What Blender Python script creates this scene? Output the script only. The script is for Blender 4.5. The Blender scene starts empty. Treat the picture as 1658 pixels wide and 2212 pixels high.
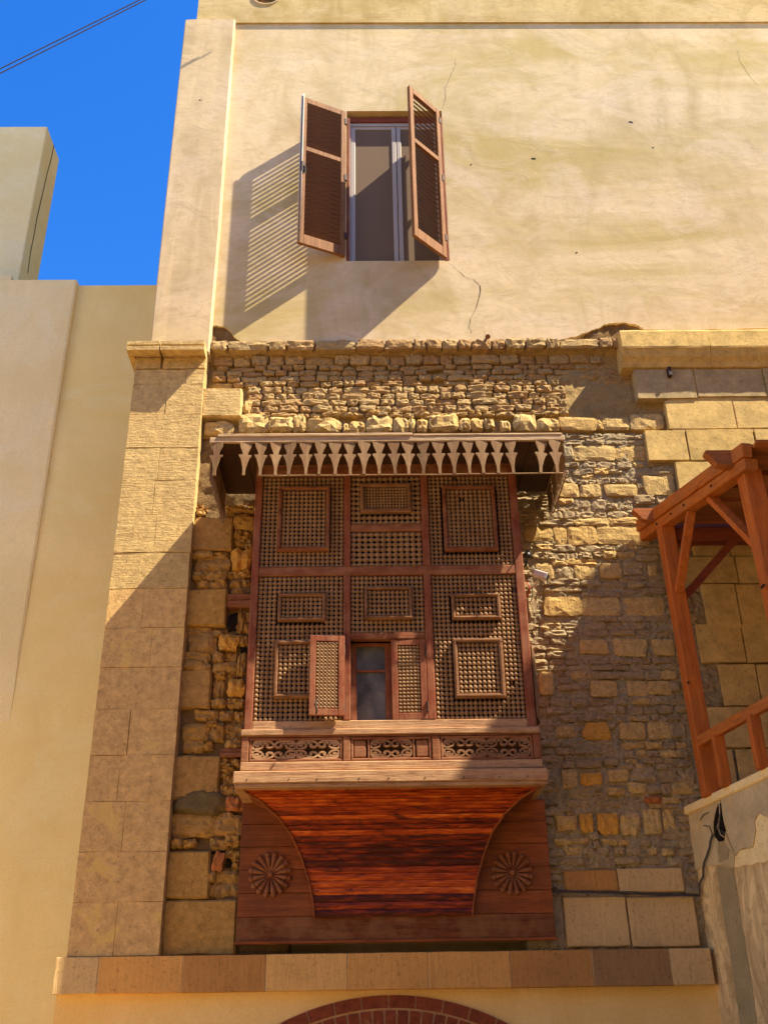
import bpy, bmesh, math, random
from mathutils import Vector, Matrix, noise
R = math.radians
rnd = random.Random(7)
scene = bpy.context.scene
col = scene.collection

# ------------------------------------------------------------------ camera
W, H, F = 1658.0, 2212.0, 2236.0          # working pixel frame of the photograph
CAM = Vector((0.0, -9.0, 1.6))
pt, yw, rl = R(27.2), R(0.9), R(0.9)
fw = Vector((math.sin(yw)*math.cos(pt), math.cos(yw)*math.cos(pt), math.sin(pt)))
rt0 = Vector((math.cos(yw), -math.sin(yw), 0)); up0 = rt0.cross(fw)
rt = math.cos(rl)*rt0 - math.sin(rl)*up0
up = math.cos(rl)*up0 + math.sin(rl)*rt0
cd = bpy.data.cameras.new('camera'); cam = bpy.data.objects.new('camera', cd); col.objects.link(cam)
cd.sensor_fit = 'HORIZONTAL'; cd.sensor_width = 36.0; cd.lens = 36.0*F/W; cd.clip_end = 2000; cd.clip_start = 0.05
cam.matrix_world = Matrix(((rt.x, up.x, -fw.x, CAM.x), (rt.y, up.y, -fw.y, CAM.y), (rt.z, up.z, -fw.z, CAM.z), (0, 0, 0, 1)))
scene.camera = cam

# ------------------------------------------------------------------ sky, sun, exposure
SUN_TO = Vector((2.8, -1.0, 4.05)).normalized()
world = bpy.data.worlds.new('World'); scene.world = world; world.use_nodes = True
wn = world.node_tree; wn.nodes.clear()
sky = wn.nodes.new('ShaderNodeTexSky'); sky.sky_type = 'NISHITA'; sky.sun_disc = False
sky.sun_elevation = math.asin(SUN_TO.z); sky.sun_rotation = math.atan2(SUN_TO.x, SUN_TO.y)
sky.altitude = 30; sky.air_density = 1.0; sky.dust_density = 0.3; sky.ozone_density = 4.0
hs = wn.nodes.new('ShaderNodeHueSaturation'); hs.inputs['Saturation'].default_value = 1.34; hs.inputs['Hue'].default_value = .512; hs.inputs['Value'].default_value = 1.05
bg = wn.nodes.new('ShaderNodeBackground'); bg.inputs['Strength'].default_value = 0.105
wo = wn.nodes.new('ShaderNodeOutputWorld')
wn.links.new(sky.outputs[0], hs.inputs['Color']); wn.links.new(hs.outputs[0], bg.inputs[0]); wn.links.new(bg.outputs[0], wo.inputs[0])
sl = bpy.data.lights.new('sun', 'SUN'); sun = bpy.data.objects.new('sun', sl); col.objects.link(sun)
sl.energy = 5.0; sl.angle = R(0.53); sl.color = (1.0, 0.91, 0.74)
sun.rotation_euler = SUN_TO.to_track_quat('Z', 'Y').to_euler(); sun.location = (12, -6, 18)
vs = scene.view_settings; vs.view_transform = 'Standard'; vs.look = 'None'; vs.exposure = 1.6; vs.gamma = 1.0
vs.use_curve_mapping = False
scene.render.engine = 'CYCLES'
scene.cycles.use_denoising = True
scene.cycles.max_bounces = 8; scene.cycles.diffuse_bounces = 5

# ------------------------------------------------------------------ pixel -> place
def ray(px, py):
    return rt*((px-W/2)/F) + up*(-(py-H/2)/F) + fw
def P(px, py, Y=0.0):
    d = ray(px, py); return CAM + d*((Y-CAM.y)/d.y)
def PX(px, py, X):
    d = ray(px, py); return CAM + d*((X-CAM.x)/d.x)
def PZ(px, py, Z):
    d = ray(px, py); return CAM + d*((Z-CAM.z)/d.z)
def PP(px, py, a, n):
    d = ray(px, py); return CAM + d*((a-CAM).dot(n)/d.dot(n))
def zoom(x0, y0, w, zw):                   # converts coordinates read in an enlargement
    k = w/zw
    return lambda x, y: ((x0+x*k)/1.47407, (y0+y*k)/1.47407)
Q2 = zoom(600, 1040, 700, 1658); Q3 = zoom(1300, 1040, 800, 1658)
Q4 = zoom(1640, 1280, 560, 1658); Q5 = zoom(1660, 1840, 560, 1658); Q6 = zoom(1700, 2400, 560, 1658)
Q7 = zoom(540, 1600, 300, 948); Q8 = zoom(500, 2250, 300, 948)
QA = zoom(300, 1040, 500, 1580); QB = zoom(150, 2350, 650, 1580); QC = zoom(1940, 1000, 504, 1658)
QS = zoom(1980, 1380, 464, 1658); QT = zoom(1980, 1960, 464, 1658); QW = zoom(2080, 2440, 364, 982)
QU = zoom(0, 0, 2444, 1658)
def rect(q, r, Y):                         # zoom rectangle -> (x0,x1,z0,z1) on the plane y=Y
    x0, y0 = q(r[0], r[1]); x1, y1 = q(r[2], r[3]); xm, ym = (x0+x1)/2, (y0+y1)/2
    return P(x0, ym, Y).x, P(x1, ym, Y).x, P(xm, y1, Y).z, P(xm, y0, Y).z

# ------------------------------------------------------------------ materials
class NT:
    WARM = (1.05, .95, .80)
    @classmethod
    def w(c, x): return tuple(a*b for a, b in zip(x, c.WARM))
    def __init__(s, name):
        s.m = bpy.data.materials.new(name); s.m.use_nodes = True; s.t = s.m.node_tree; s.t.nodes.clear()
        s.o = s.n('ShaderNodeOutputMaterial'); s.b = s.n('ShaderNodeBsdfPrincipled')
        s.l(s.b.outputs[0], s.o.inputs[0])
    def n(s, typ, **k):
        nd = s.t.nodes.new(typ)
        for a, v in k.items(): setattr(nd, a, v)
        return nd
    def l(s, a, b): s.t.links.new(a, b)
    def vec(s, coords='pos', stretch=(1, 1, 1), rot=None):
        if coords == 'pos': o = s.n('ShaderNodeNewGeometry').outputs['Position']
        else: o = s.n('ShaderNodeTexCoord').outputs['Object']
        mp = s.n('ShaderNodeMapping'); mp.inputs['Scale'].default_value = stretch
        if rot: mp.inputs['Rotation'].default_value = rot
        s.l(o, mp.inputs[0]); return mp.outputs[0]
    def noise(s, v, scale, detail=6, rough=.6, dist=0.0):
        nd = s.n('ShaderNodeTexNoise'); nd.inputs['Scale'].default_value = scale; nd.inputs['Detail'].default_value = detail
        nd.inputs['Roughness'].default_value = rough; nd.inputs['Distortion'].default_value = dist
        s.l(v, nd.inputs['Vector']); return nd.outputs[0]
    def ramp(s, f, stops, interp='LINEAR'):
        r = s.n('ShaderNodeValToRGB'); r.color_ramp.interpolation = interp; e = r.color_ramp.elements
        while len(e) < len(stops): e.new(0.5)
        for k, (p, c) in enumerate(stops):
            e[k].position = p; e[k].color = (*s.w(c), 1) if not isinstance(c, (int, float)) else (c, c, c, 1)
        s.l(f, r.inputs[0]); return r.outputs[0]
    def mix(s, f, a, b, mode='MIX'):
        m = s.n('ShaderNodeMix', data_type='RGBA', blend_type=mode)
        for sock, v in ((m.inputs[0], f), (m.inputs[6], a), (m.inputs[7], b)):
            if isinstance(v, (int, float)): sock.default_value = v
            elif isinstance(v, tuple): sock.default_value = (*s.w(v), 1)
            else: s.l(v, sock)
        return m.outputs[2]
    def math(s, op, a, b=0.0):
        m = s.n('ShaderNodeMath', operation=op)
        for k, v in enumerate((a, b)):
            if isinstance(v, (int, float)): m.inputs[k].default_value = v
            else: s.l(v, m.inputs[k])
        return m.outputs[0]
    def bump(s, h, strength=.3, dist=.02, normal=None):
        b = s.n('ShaderNodeBump'); b.inputs['Strength'].default_value = strength; b.inputs['Distance'].default_value = dist
        s.l(h, b.inputs['Height'])
        if normal: s.l(normal, b.inputs['Normal'])
        return b.outputs[0]
    def fin(s, c, rough=.9, normal=None, spec=.2, metal=0.0):
        if isinstance(c, tuple): s.b.inputs['Base Color'].default_value = (*c, 1)
        else: s.l(c, s.b.inputs['Base Color'])
        if isinstance(rough, (int, float)): s.b.inputs['Roughness'].default_value = rough
        else: s.l(rough, s.b.inputs['Roughness'])
        s.b.inputs['Specular IOR Level'].default_value = spec; s.b.inputs['Metallic'].default_value = metal
        if normal: s.l(normal, s.b.inputs['Normal'])
        return s.m
def spread(cols, lo=.3, hi=.7):
    n = len(cols); return [(lo+(hi-lo)*k/max(1, n-1), c) for k, c in enumerate(cols)]

def stone(name, cols, obj=None, objmix=.6, scale=5, bump=.5, bscale=22, bdist=.03, grain=90, stain=None, tool=None, rough=.95):
    t = NT(name); v = t.vec()
    base = t.ramp(t.noise(v, scale, 8, .65), spread(cols))
    if obj:
        r = t.n('ShaderNodeObjectInfo').outputs['Random']
        oc = t.ramp(r, spread(obj, 0, 1), 'LINEAR')
        base = t.mix(objmix, base, oc)
        base = t.mix(1.0, base, t.ramp(t.noise(v, scale*2.3, 6, .7), [(.3, .72), (.7, 1.22)]), 'MULTIPLY')
    pit = t.ramp(t.noise(v, grain*.45, 5, .75), [(.32, .35), (.44, 1.0), (.62, 1.0), (.74, 1.25)])
    base = t.mix(.75, base, t.mix(1.0, base, pit, 'MULTIPLY'))
    if stain:
        base = t.mix(t.ramp(t.noise(v, stain[1], 7, .7, .4), [(stain[2], 0.0), (stain[2]+(stain[4] if len(stain) > 4 else .12), stain[3])]), base, stain[0])
    h = t.noise(v, bscale, 8, .7)
    nrm = t.bump(h, bump, bdist)
    if tool:
        tv = t.vec(stretch=tool)
        nrm = t.bump(t.noise(tv, 6, 4, .6, .5), .8, .012, nrm)
    nrm = t.bump(t.noise(v, grain*.7, 4, .7), min(1, bump*.9), .011, nrm)
    return t.fin(base, rough, nrm, .12)

def wood(name, cols, axis='x', obj=None, objmix=.4, rough=.75, bump=.35, scale=3.0, coords='pos', dust=None, spec=.25, knots=None):
    st = {'x': (.6, 9, 9), 'z': (9, 9, .6), 'y': (9, .6, 9)}[axis]
    t = NT(name); v = t.vec(coords, st); v0 = t.vec(coords)
    g = t.noise(v, scale, 8, .7, .6)
    base = t.ramp(g, spread(cols, .28, .72))
    if obj:
        oc = t.ramp(t.n('ShaderNodeObjectInfo').outputs['Random'], spread(obj, 0, 1))
        base = t.mix(objmix, base, oc)
    line = t.ramp(t.noise(v, scale*5, 4, .6), [(.32, .45), (.45, 1.0)])
    base = t.mix(.75, base, t.mix(1.0, base, line, 'MULTIPLY'))
    if knots: base = t.mix(t.ramp(t.noise(t.vec(coords, (2.2, 9, 9)), knots[0], 3, .5, .8), [(knots[1], 0.0), (knots[1]+.08, .85)]), base, knots[2])
    if dust: base = t.mix(t.ramp(t.noise(v0, dust[1], 7, .7), [(.42, 0.0), (.62, dust[2])]), base, dust[0])
    nrm = t.bump(t.noise(v, scale*3, 6, .65), bump, .01)
    return t.fin(base, rough, nrm, spec)

def plain(name, c, rough=.6, spec=.3, metal=0.0):
    return NT(name).fin(c, rough, None, spec, metal)

MT = {}
def plaster(name, light, dark, olive, amount=.6, big=.55, streak=True, bump=.25, band=None, rust=None):
    t = NT(name); v = t.vec(); vs_ = t.vec(stretch=(1, 1, .45)); vh = t.vec(stretch=(.45, 1, 1.6))
    a = t.noise(vs_, 1.3, 9, .65, 1.2)
    base = t.ramp(a, [(.34, dark), (.52, light), (.7, tuple(min(1, x*1.08) for x in light))])
    o = t.noise(vh, big, 8, .62, .8)
    base = t.mix(t.ramp(o, [(.46, 0.0), (.60, amount)]), base, olive)
    pale = t.noise(t.vec(stretch=(.8, 1, 1.1), rot=(0, .4, 0)), 1.1, 9, .7, .9)
    base = t.mix(t.ramp(pale, [(.50, 0.0), (.62, .55)]), base, tuple(min(.8, q) for q in (light[0]*1.05, light[1]*1.07, light[2]*1.25)))
    sw = t.noise(t.vec(stretch=(1, 1, 2.2)), 3.2, 9, .72, 2.4)
    base = t.mix(t.ramp(sw, [(.36, .55), (.50, 0.0)]), base, dark)
    if band:                                # stained, darker zone above a height
        z = t.n('ShaderNodeSeparateXYZ'); t.l(v, z.inputs[0])
        zz = t.math('ADD', z.outputs[2], t.math('MULTIPLY', t.noise(v, 2.2, 6), .5))
        base = t.mix(t.ramp(t.math('DIVIDE', t.math('SUBTRACT', zz, band[0]), band[1]), [(0, 0.0), (1, .75)]), base, band[2])
    if rust:
        base = t.mix(t.ramp(t.noise(t.vec(stretch=(.5, 1, 1.5)), 2.6, 8, .72, 1.0), [(.55, 0.0), (.72, rust[1])]), base, rust[0])
    fl = t.noise(v, 60, 5, .7)
    base = t.mix(.35, base, t.mix(1.0, base, t.ramp(fl, [(.28, .7), (.6, 1.08)]), 'MULTIPLY'))
    n1 = t.bump(t.noise(t.vec(stretch=(1, 1, 1.2)), 2.6, 4, .5, .6), bump, .03)
    n2 = t.bump(t.noise(v, 70, 4, .7), bump*.7, .005, n1)
    return t.fin(base, .95, n2, .1)
MT['plaster'] = plaster('ochre_plaster', (.60, .50, .33), (.47, .38, .22), (.42, .34, .13), .8, .5)
MT['plaster_top'] = plaster('stained_plaster', (.52, .42, .22), (.38, .29, .12), (.33, .24, .08), .7, .9, rust=((.26, .15, .07), .55))
MT['plaster_pil'] = plaster('grey_ochre_plaster', (.56, .46, .30), (.43, .34, .21), (.40, .32, .15), .3)
MT['left_plaster'] = plaster('cream_plaster', (.82, .72, .35), (.77, .67, .31), (.76, .63, .24), .5, .35, bump=.08)
MT['left_grey'] = plaster('pale_grey_plaster', (.80, .72, .42), (.74, .66, .37), (.74, .63, .31), .5, .35, bump=.08)
MT['yellow'] = plaster('yellow_plaster', (.80, .60, .26), (.74, .53, .20), (.74, .50, .15), .5, .8, bump=.08)
NT.WARM = (1.03, .88, .53)
MT['pil_stone'] = stone('pilaster_limestone', [(.40, .30, .18), (.55, .44, .28), (.50, .39, .24)], obj=[(.58, .47, .31), (.49, .38, .24), (.55, .43, .27)], objmix=.45,
                        bump=.5, tool=(1.2, 1, 9), stain=((.30, .20, .12), 2.0, .56, .5))
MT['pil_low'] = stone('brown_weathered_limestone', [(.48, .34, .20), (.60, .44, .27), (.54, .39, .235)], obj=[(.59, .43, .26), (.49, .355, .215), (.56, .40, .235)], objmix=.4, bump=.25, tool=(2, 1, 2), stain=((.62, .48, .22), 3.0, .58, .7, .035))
MT['ashlar'] = stone('dressed_limestone', [(.52, .40, .22), (.62, .49, .29), (.57, .45, .26)], obj=[(.62, .49, .28), (.55, .42, .21), (.60, .46, .25)], objmix=.5, bump=.16, scale=3)
MT['ashlar_shaded'] = stone('shaded_limestone', [(.40, .34, .26), (.48, .41, .32)], obj=[(.46, .39, .30), (.42, .35, .26)], objmix=.4, bump=.15, scale=3)  # greyer ashlar copy; the cornice's shade on the frieze is in the colour
for nm_, c_ in (('band_a', (.60, .36, .16)), ('band_b', (.44, .25, .115)), ('band_c', (.58, .45, .30)), ('band_d', (.31, .205, .135)), ('band_e', (.66, .44, .22))):
    MT[nm_] = stone('band_sandstone_'+nm_[-1], [tuple(q*.86 for q in c_), c_, tuple(q*1.1 for q in c_)], scale=2.2, bump=.12, stain=(tuple(q*.7 for q in c_), 1.6, .56, .5), tool=(5, 1, .8))
MT['band'] = MT['band_a']
MT['pale_joint'] = stone('pale_joint_mortar', [(.55, .47, .36), (.64, .56, .42)], scale=8, bump=.3)
NT.WARM = (1.0, .90, .63)
MT['brick'] = stone('rough_brick', [(.36, .25, .14), (.48, .35, .20), (.42, .29, .16)], obj=[(.46, .34, .20), (.40, .27, .14), (.36, .21, .12), (.50, .38, .22), (.34, .26, .17)], objmix=.6, scale=12, bump=.8, bscale=30)
NT.WARM = (1.03, .89, .55)
MT['rubble'] = stone('rubble_limestone', [(.48, .36, .20), (.60, .47, .28), (.54, .41, .23)], obj=[(.58, .45, .26), (.54, .38, .19), (.64, .51, .31), (.49, .37, .24), (.60, .40, .17)], objmix=.5, scale=8, bump=.7, bscale=26, tool=(9, 1, 1.2))
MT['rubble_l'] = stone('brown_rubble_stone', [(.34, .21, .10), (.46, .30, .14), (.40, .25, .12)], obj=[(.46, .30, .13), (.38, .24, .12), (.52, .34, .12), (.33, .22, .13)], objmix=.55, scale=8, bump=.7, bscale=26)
MT['orange_stone'] = stone('orange_stone', [(.54, .30, .08), (.62, .38, .12)], scale=8, bump=.5)
MT['red_brick'] = stone('red_brick', [(.36, .14, .07), (.46, .20, .10)], scale=10, bump=.5)
MT['arch_brick'] = stone('maroon_brick', [(.17, .045, .03), (.25, .07, .045)], obj=[(.26, .075, .045), (.18, .05, .035)], scale=9, bump=.4, stain=((.42, .25, .14), 9, .60, .55))
MT['arch_mortar'] = stone('pink_mortar', [(.50, .32, .22), (.56, .38, .26)], scale=8, bump=.3)
MT['mortar'] = stone('sandy_mortar', [(.30, .22, .13), (.42, .32, .19), (.36, .27, .16)], scale=7, bump=.9, bscale=34)
NT.WARM = (1.0, .92, .68)
MT['mortar_grey'] = stone('grey_mortar', [(.26, .215, .155), (.46, .385, .285), (.37, .31, .225)], scale=5, bump=.9, bscale=34, stain=((.58, .48, .34), 2.4, .54, .6))
MT['brick_grey'] = stone('grey_brown_brick', [(.29, .225, .155), (.45, .355, .245), (.37, .285, .195)], obj=[(.41, .32, .22), (.32, .235, .16), (.49, .405, .28), (.38, .28, .185), (.50, .37, .20)], objmix=.55, scale=12, bump=.8, bscale=30)
NT.WARM = (1.03, .88, .53)
MT['mortar_dark'] = stone('dark_mortar', [(.16, .11, .07), (.27, .19, .12)], scale=7, bump=.9, bscale=34)
MT['cement_patch'] = stone('cement_patch', [(.17, .14, .10), (.24, .20, .14)], scale=9, bump=1.0, bscale=40)
NT.WARM = (1.08, .84, .60)
MT['bay_wood'] = wood('red_brown_wood', [(.10, .036, .018), (.19, .075, .036), (.27, .13, .07)], 'x', dust=((.34, .22, .14), 6, .4), spec=.15)
MT['hatch'] = wood('dusty_brown_wood', [(.12, .06, .034), (.20, .115, .066), (.28, .17, .10)], 'x', dust=((.34, .24, .15), 6, .4), spec=.15)
MT['bay_wood_v'] = wood('red_brown_wood_upright', [(.10, .030, .018), (.19, .060, .032), (.25, .10, .055)], 'z', dust=((.34, .22, .14), 5, .35), spec=.15)
MT['pale_wood'] = wood('weathered_pale_wood', [(.20, .11, .06), (.35, .23, .14), (.48, .35, .22)], 'x', dust=((.48, .38, .24), 7, .45), bump=.6)
MT['bead'] = wood('dusty_turned_wood', [(.13, .085, .052), (.23, .16, .10), (.31, .23, .15)], 'z', dust=((.36, .28, .19), 9, .35), obj=[(.19, .125, .075), (.30, .22, .14)], objmix=.3, spec=.1)
NT.WARM = (1.04, .88, .66)
MT['fringe'] = wood('grey_weathered_wood', [(.12, .085, .052), (.24, .17, .105), (.36, .265, .165)], 'z', dust=((.19, .10, .055), 6, .5), obj=[(.14, .10, .062), (.36, .265, .165)], objmix=.3, spec=.1)
MT['roof_wood'] = wood('grey_bleached_wood', [(.24, .17, .11), (.42, .33, .23), (.50, .40, .28)], 'x', bump=.8)
NT.WARM = (1.08, .84, .60)
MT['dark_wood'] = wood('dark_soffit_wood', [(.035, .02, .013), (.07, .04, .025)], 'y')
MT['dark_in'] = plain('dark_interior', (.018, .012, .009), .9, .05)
def flare_wood():
    t = NT('varnished_orange_wood'); ob = t.n('ShaderNodeObjectInfo').outputs['Random']
    mp = t.n('ShaderNodeMapping'); mp.inputs['Scale'].default_value = (3.4, 1, 26); t.l(t.n('ShaderNodeNewGeometry').outputs['Position'], mp.inputs[0])
    cmb = t.n('ShaderNodeCombineXYZ'); t.l(t.math('MULTIPLY', ob, 37.0), cmb.inputs[0]); t.l(t.math('MULTIPLY', ob, 91.0), cmb.inputs[2]); t.l(cmb.outputs[0], mp.inputs['Location'])
    v = mp.outputs[0]; g = t.noise(v, 1.5, 7, .66, .4)
    c = t.ramp(t.math('ADD', t.math('MULTIPLY', g, .72), t.math('MULTIPLY', ob, .27)), [(.36, (.06, .010, .004)), (.47, (.22, .034, .007)), (.57, (.38, .072, .011)), (.66, (.56, .15, .022)), (.75, (.72, .29, .05))])
    c = t.mix(t.ramp(t.noise(t.vec(stretch=(3.2, 2, 9)), 1.7, 4, .6, .6), [(.58, 0.0), (.68, .8)]), c, (.05, .010, .005))
    return t.fin(c, .5, t.bump(t.noise(t.vec(stretch=(1, 1, 20)), 5, 5, .6), .25, .006), .25)
MT['flare_wood'] = flare_wood()
MT['base_wood'] = wood('varnished_brown_wood', [(.10, .028, .010), (.24, .080, .022), (.36, .14, .042)], 'x', rough=.6, dust=((.12, .05, .022), 1.3, .7), spec=.2)
MT['base_low'] = wood('scuffed_maroon_wood', [(.07, .022, .009), (.14, .05, .02), (.20, .085, .035)], 'x', rough=.7, dust=((.26, .17, .09), 5, .45), spec=.15)
MT['pergola'] = wood('orange_stained_wood', [(.26, .075, .016), (.44, .145, .028), (.54, .20, .045)], 'z', rough=.7, dust=((.26, .11, .05), 3, .4), spec=.15)
MT['pergola_x'] = wood('orange_stained_beam', [(.20, .07, .022), (.34, .13, .04), (.42, .18, .06)], 'x', rough=.75, dust=((.20, .12, .07), 3, .6), spec=.12)
MT['pergola_y'] = wood('orange_stained_plate', [(.24, .08, .018), (.42, .155, .032), (.50, .20, .05)], 'y', rough=.75, dust=((.28, .15, .07), 3, .5), spec=.12)
MT['shutter'] = wood('orange_brown_shutter_wood', [(.12, .06, .026), (.20, .11, .05), (.29, .175, .085)], 'z', coords='obj', rough=.7, spec=.12)
MT['slat'] = wood('brown_louvre_wood', [(.085, .047, .027), (.14, .082, .048), (.19, .115, .068)], 'x', coords='obj', rough=.7)
MT['lintel'] = wood('red_lintel_wood', [(.16, .04, .02), (.24, .07, .03)], 'x')
NT.WARM = (1, 1, 1)
MT['alu'] = plain('pale_window_metal', (.42, .36, .29), .5, .3)
MT['screen'] = plain('brown_insect_screen', (.175, .115, .066), .85, .15)
MT['iron'] = plain('dark_iron', (.05, .03, .02), .7, .3, .3)
MT['rust'] = plain('rusty_iron', (.22, .08, .03), .8, .2)
MT['black'] = plain('black_plastic', (.018, .017, .016), .4, .4)
MT['white'] = plain('white_plastic', (.62, .60, .55), .45, .4)
MT['cable'] = plain('black_cable', (.075, .058, .04), .6, .3)
MT['redwire'] = plain('red_wire', (.45, .05, .02), .5, .3)
def glass():
    t = NT('dusty_glass'); v = t.vec(stretch=(1, 1, .7))
    n = t.noise(v, 3.5, 6, .6, .8)
    c = t.ramp(n, [(.38, (.06, .06, .055)), (.56, (.12, .115, .10)), (.72, (.20, .185, .15))])
    return t.fin(c, t.ramp(n, [(.4, .35), (.7, .6)]), None, .15)
MT['glass'] = glass()
NT.WARM = (1.2, 1.05, .74)
def cement():
    t = NT('cement_render'); v = t.vec(); vz = t.vec(stretch=(1.6, 1.6, .22))
    c = t.ramp(t.noise(v, 2.6, 9, .68, .6), [(.32, (.34, .29, .20)), (.5, (.48, .41, .29)), (.68, (.58, .50, .36))])
    c = t.mix(t.ramp(t.noise(vz, 4.0, 7, .7), [(.50, 0.0), (.66, .6)]), c, (.50, .38, .20))
    return t.fin(c, .95, t.bump(t.noise(v, 24, 8, .7), .5, .02), .1)
MT['cement'] = cement()
def tanwall():
    t = NT('flaking_tan_render'); v = t.vec(); vz = t.vec(stretch=(1.6, 1.6, .5))
    c = t.ramp(t.noise(vz, 2.6, 10, .74, 1.2), [(.36, (.38, .28, .16)), (.5, (.56, .43, .25)), (.60, (.74, .60, .36))])
    c = t.mix(t.ramp(t.noise(v, 7, 8, .72), [(.52, 0.0), (.60, .6)]), c, (.36, .24, .13))
    return t.fin(c, .95, t.bump(t.noise(v, 16, 8, .7), .6, .025), .1)
MT['tanwall'] = tanwall()
MT['cream_patch'] = stone('cream_limewash', [(.74, .60, .34), (.80, .68, .42)], scale=6, bump=.25)
MT['damp'] = stone('damp_stain_render', [(.26, .22, .14), (.36, .30, .19)], scale=6, bump=.35)
NT.WARM = (1, .95, .85)
def ground_mat():
    t = NT('sandy_paving'); v = t.vec()
    c = t.ramp(t.noise(v, .8, 9, .65), [(.3, (.38, .26, .13)), (.55, (.46, .32, .16)), (.75, (.52, .37, .20))])
    return t.fin(c, .95, t.bump(t.noise(v, 18, 7, .7), .4, .02), .1)
MT['ground'] = ground_mat()
# ------------------------------------------------------------------ builders
def link(name, me, mat=None, parent=None, smooth=False):
    o = bpy.data.objects.new(name, me); col.objects.link(o)
    if mat is not None and not me.materials: me.materials.append(MT[mat] if isinstance(mat, str) else mat)
    if smooth:
        for p in me.polygons: p.use_smooth = True
    if parent is not None:
        o.parent = parent; o.matrix_parent_inverse = Matrix.Identity(4)
    return o
def root(name, label, cat, loc=(0, 0, 0), group=None):
    o = bpy.data.objects.new(name, None); col.objects.link(o); o.location = loc; o.empty_display_size = .2
    o['label'] = label; o['category'] = cat
    if group: o['group'] = group
    return o
def tag(o, label, cat, group=None):
    o['label'] = label; o['category'] = cat
    if group: o['group'] = group
    return o
class MB:
    """collects simple solids; build() links them as one mesh object"""
    def __init__(s): s.v = []; s.f = []
    def add(s, v, f):
        n = len(s.v); s.v += [tuple(x) for x in v]; s.f += [tuple(i+n for i in q) for q in f]; return s
    def box(s, x0, x1, y0, y1, z0, z1, c=0.0):
        if c <= 0:
            v = [(x, y, z) for z in (z0, z1) for y in (y0, y1) for x in (x0, x1)]
            return s.add(v, [(0, 2, 3, 1), (4, 5, 7, 6), (0, 1, 5, 4), (2, 6, 7, 3), (0, 4, 6, 2), (1, 3, 7, 5)])
        cx, cy, cz = (x0+x1)/2, (y0+y1)/2, (z0+z1)/2
        return s.obox((cx, cy, cz), (1, 0, 0), (0, 1, 0), (0, 0, 1), (x1-x0)/2, (y1-y0)/2, (z1-z0)/2, c)
    def obox(s, c, a, b, d, ha, hb, hd, ch=0.0):
        """oriented box, optionally with chamfered edges"""
        c, a, b, d = Vector(c), Vector(a), Vector(b), Vector(d)
        bm = bmesh.new(); bmesh.ops.create_cube(bm, size=2)
        for v in bm.verts: v.co = Vector((v.co.x*ha, v.co.y*hb, v.co.z*hd))
        if ch > 0: bmesh.ops.bevel(bm, geom=list(bm.edges), offset=min(ch, ha*.6, hb*.6, hd*.6), segments=1, affect='EDGES')
        bm.verts.ensure_lookup_table()
        vs_ = [c + a*v.co.x + b*v.co.y + d*v.co.z for v in bm.verts]
        fs = [tuple(v.index for v in f.verts) for f in bm.faces]; bm.free()
        return s.add(vs_, fs)
    def bar(s, p, q, w, h, ch=0.0, upv=(0, 0, 1)):
        p, q = Vector(p), Vector(q); d = (q-p); L = d.length; d.normalize()
        u = Vector(upv); a = d.cross(u).normalized(); b = a.cross(d).normalized()
        return s.obox((p+q)/2, a, d, b, w/2, L/2, h/2, ch)
    def tube(s, pts, r, seg=6, close=True):
        pts = [Vector(p) for p in pts]; n = len(pts); rs = r if isinstance(r, (list, tuple)) else [r]*n
        vs_ = []; prev = None
        for i, p in enumerate(pts):
            d = (pts[min(i+1, n-1)]-pts[max(i-1, 0)]).normalized()
            if prev is None:
                prev = d.orthogonal().normalized()
            a = (prev - d*prev.dot(d)).normalized(); prev = a; b = d.cross(a)
            for k in range(seg):
                t = 2*math.pi*k/seg; vs_.append(p + (a*math.cos(t)+b*math.sin(t))*rs[i])
        fs = [(i*seg+k, i*seg+(k+1) % seg, (i+1)*seg+(k+1) % seg, (i+1)*seg+k) for i in range(n-1) for k in range(seg)]
        if close: fs += [tuple(range(seg))[::-1], tuple(range((n-1)*seg, n*seg))]
        return s.add(vs_, fs)
    def prism(s, poly, y0, y1):
        """outline in (x,z), extruded along y"""
        n = len(poly); v = [(x, y0, z) for x, z in poly]+[(x, y1, z) for x, z in poly]
        return s.add(v, [tuple(range(n)), tuple(range(2*n-1, n-1, -1))]+[(i, i+n, (i+1) % n+n, (i+1) % n) for i in range(n)])
    def build(s, name, mat, parent=None, smooth=False, recalc=True):
        me = bpy.data.meshes.new(name); me.from_pydata(s.v, [], s.f)
        if recalc:
            bm = bmesh.new(); bm.from_mesh(me); bmesh.ops.recalc_face_normals(bm, faces=bm.faces); bm.to_mesh(me); bm.free()
        return link(name, me, mat, parent, smooth)

def holed_slab(name, outer, holes, y0, y1, mat, parent, wob=0.0, sub=None):
    """vertical slab outlined in (x,z) with openings"""
    bm = bmesh.new(); ed = []
    for lp in [outer]+holes:
        vv = [bm.verts.new((x, y0, z)) for x, z in lp]
        ed += [bm.edges.new((vv[i], vv[(i+1) % len(vv)])) for i in range(len(vv))]
    bmesh.ops.triangle_fill(bm, use_beauty=True, use_dissolve=False, edges=ed)
    g = bmesh.ops.extrude_face_region(bm, geom=list(bm.faces))
    for e in g['geom']:
        if isinstance(e, bmesh.types.BMVert): e.co.y = y1
    bmesh.ops.recalc_face_normals(bm, faces=bm.faces)
    me = bpy.data.meshes.new(name); bm.to_mesh(me); bm.free()
    return link(name, me, mat, parent)

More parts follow.
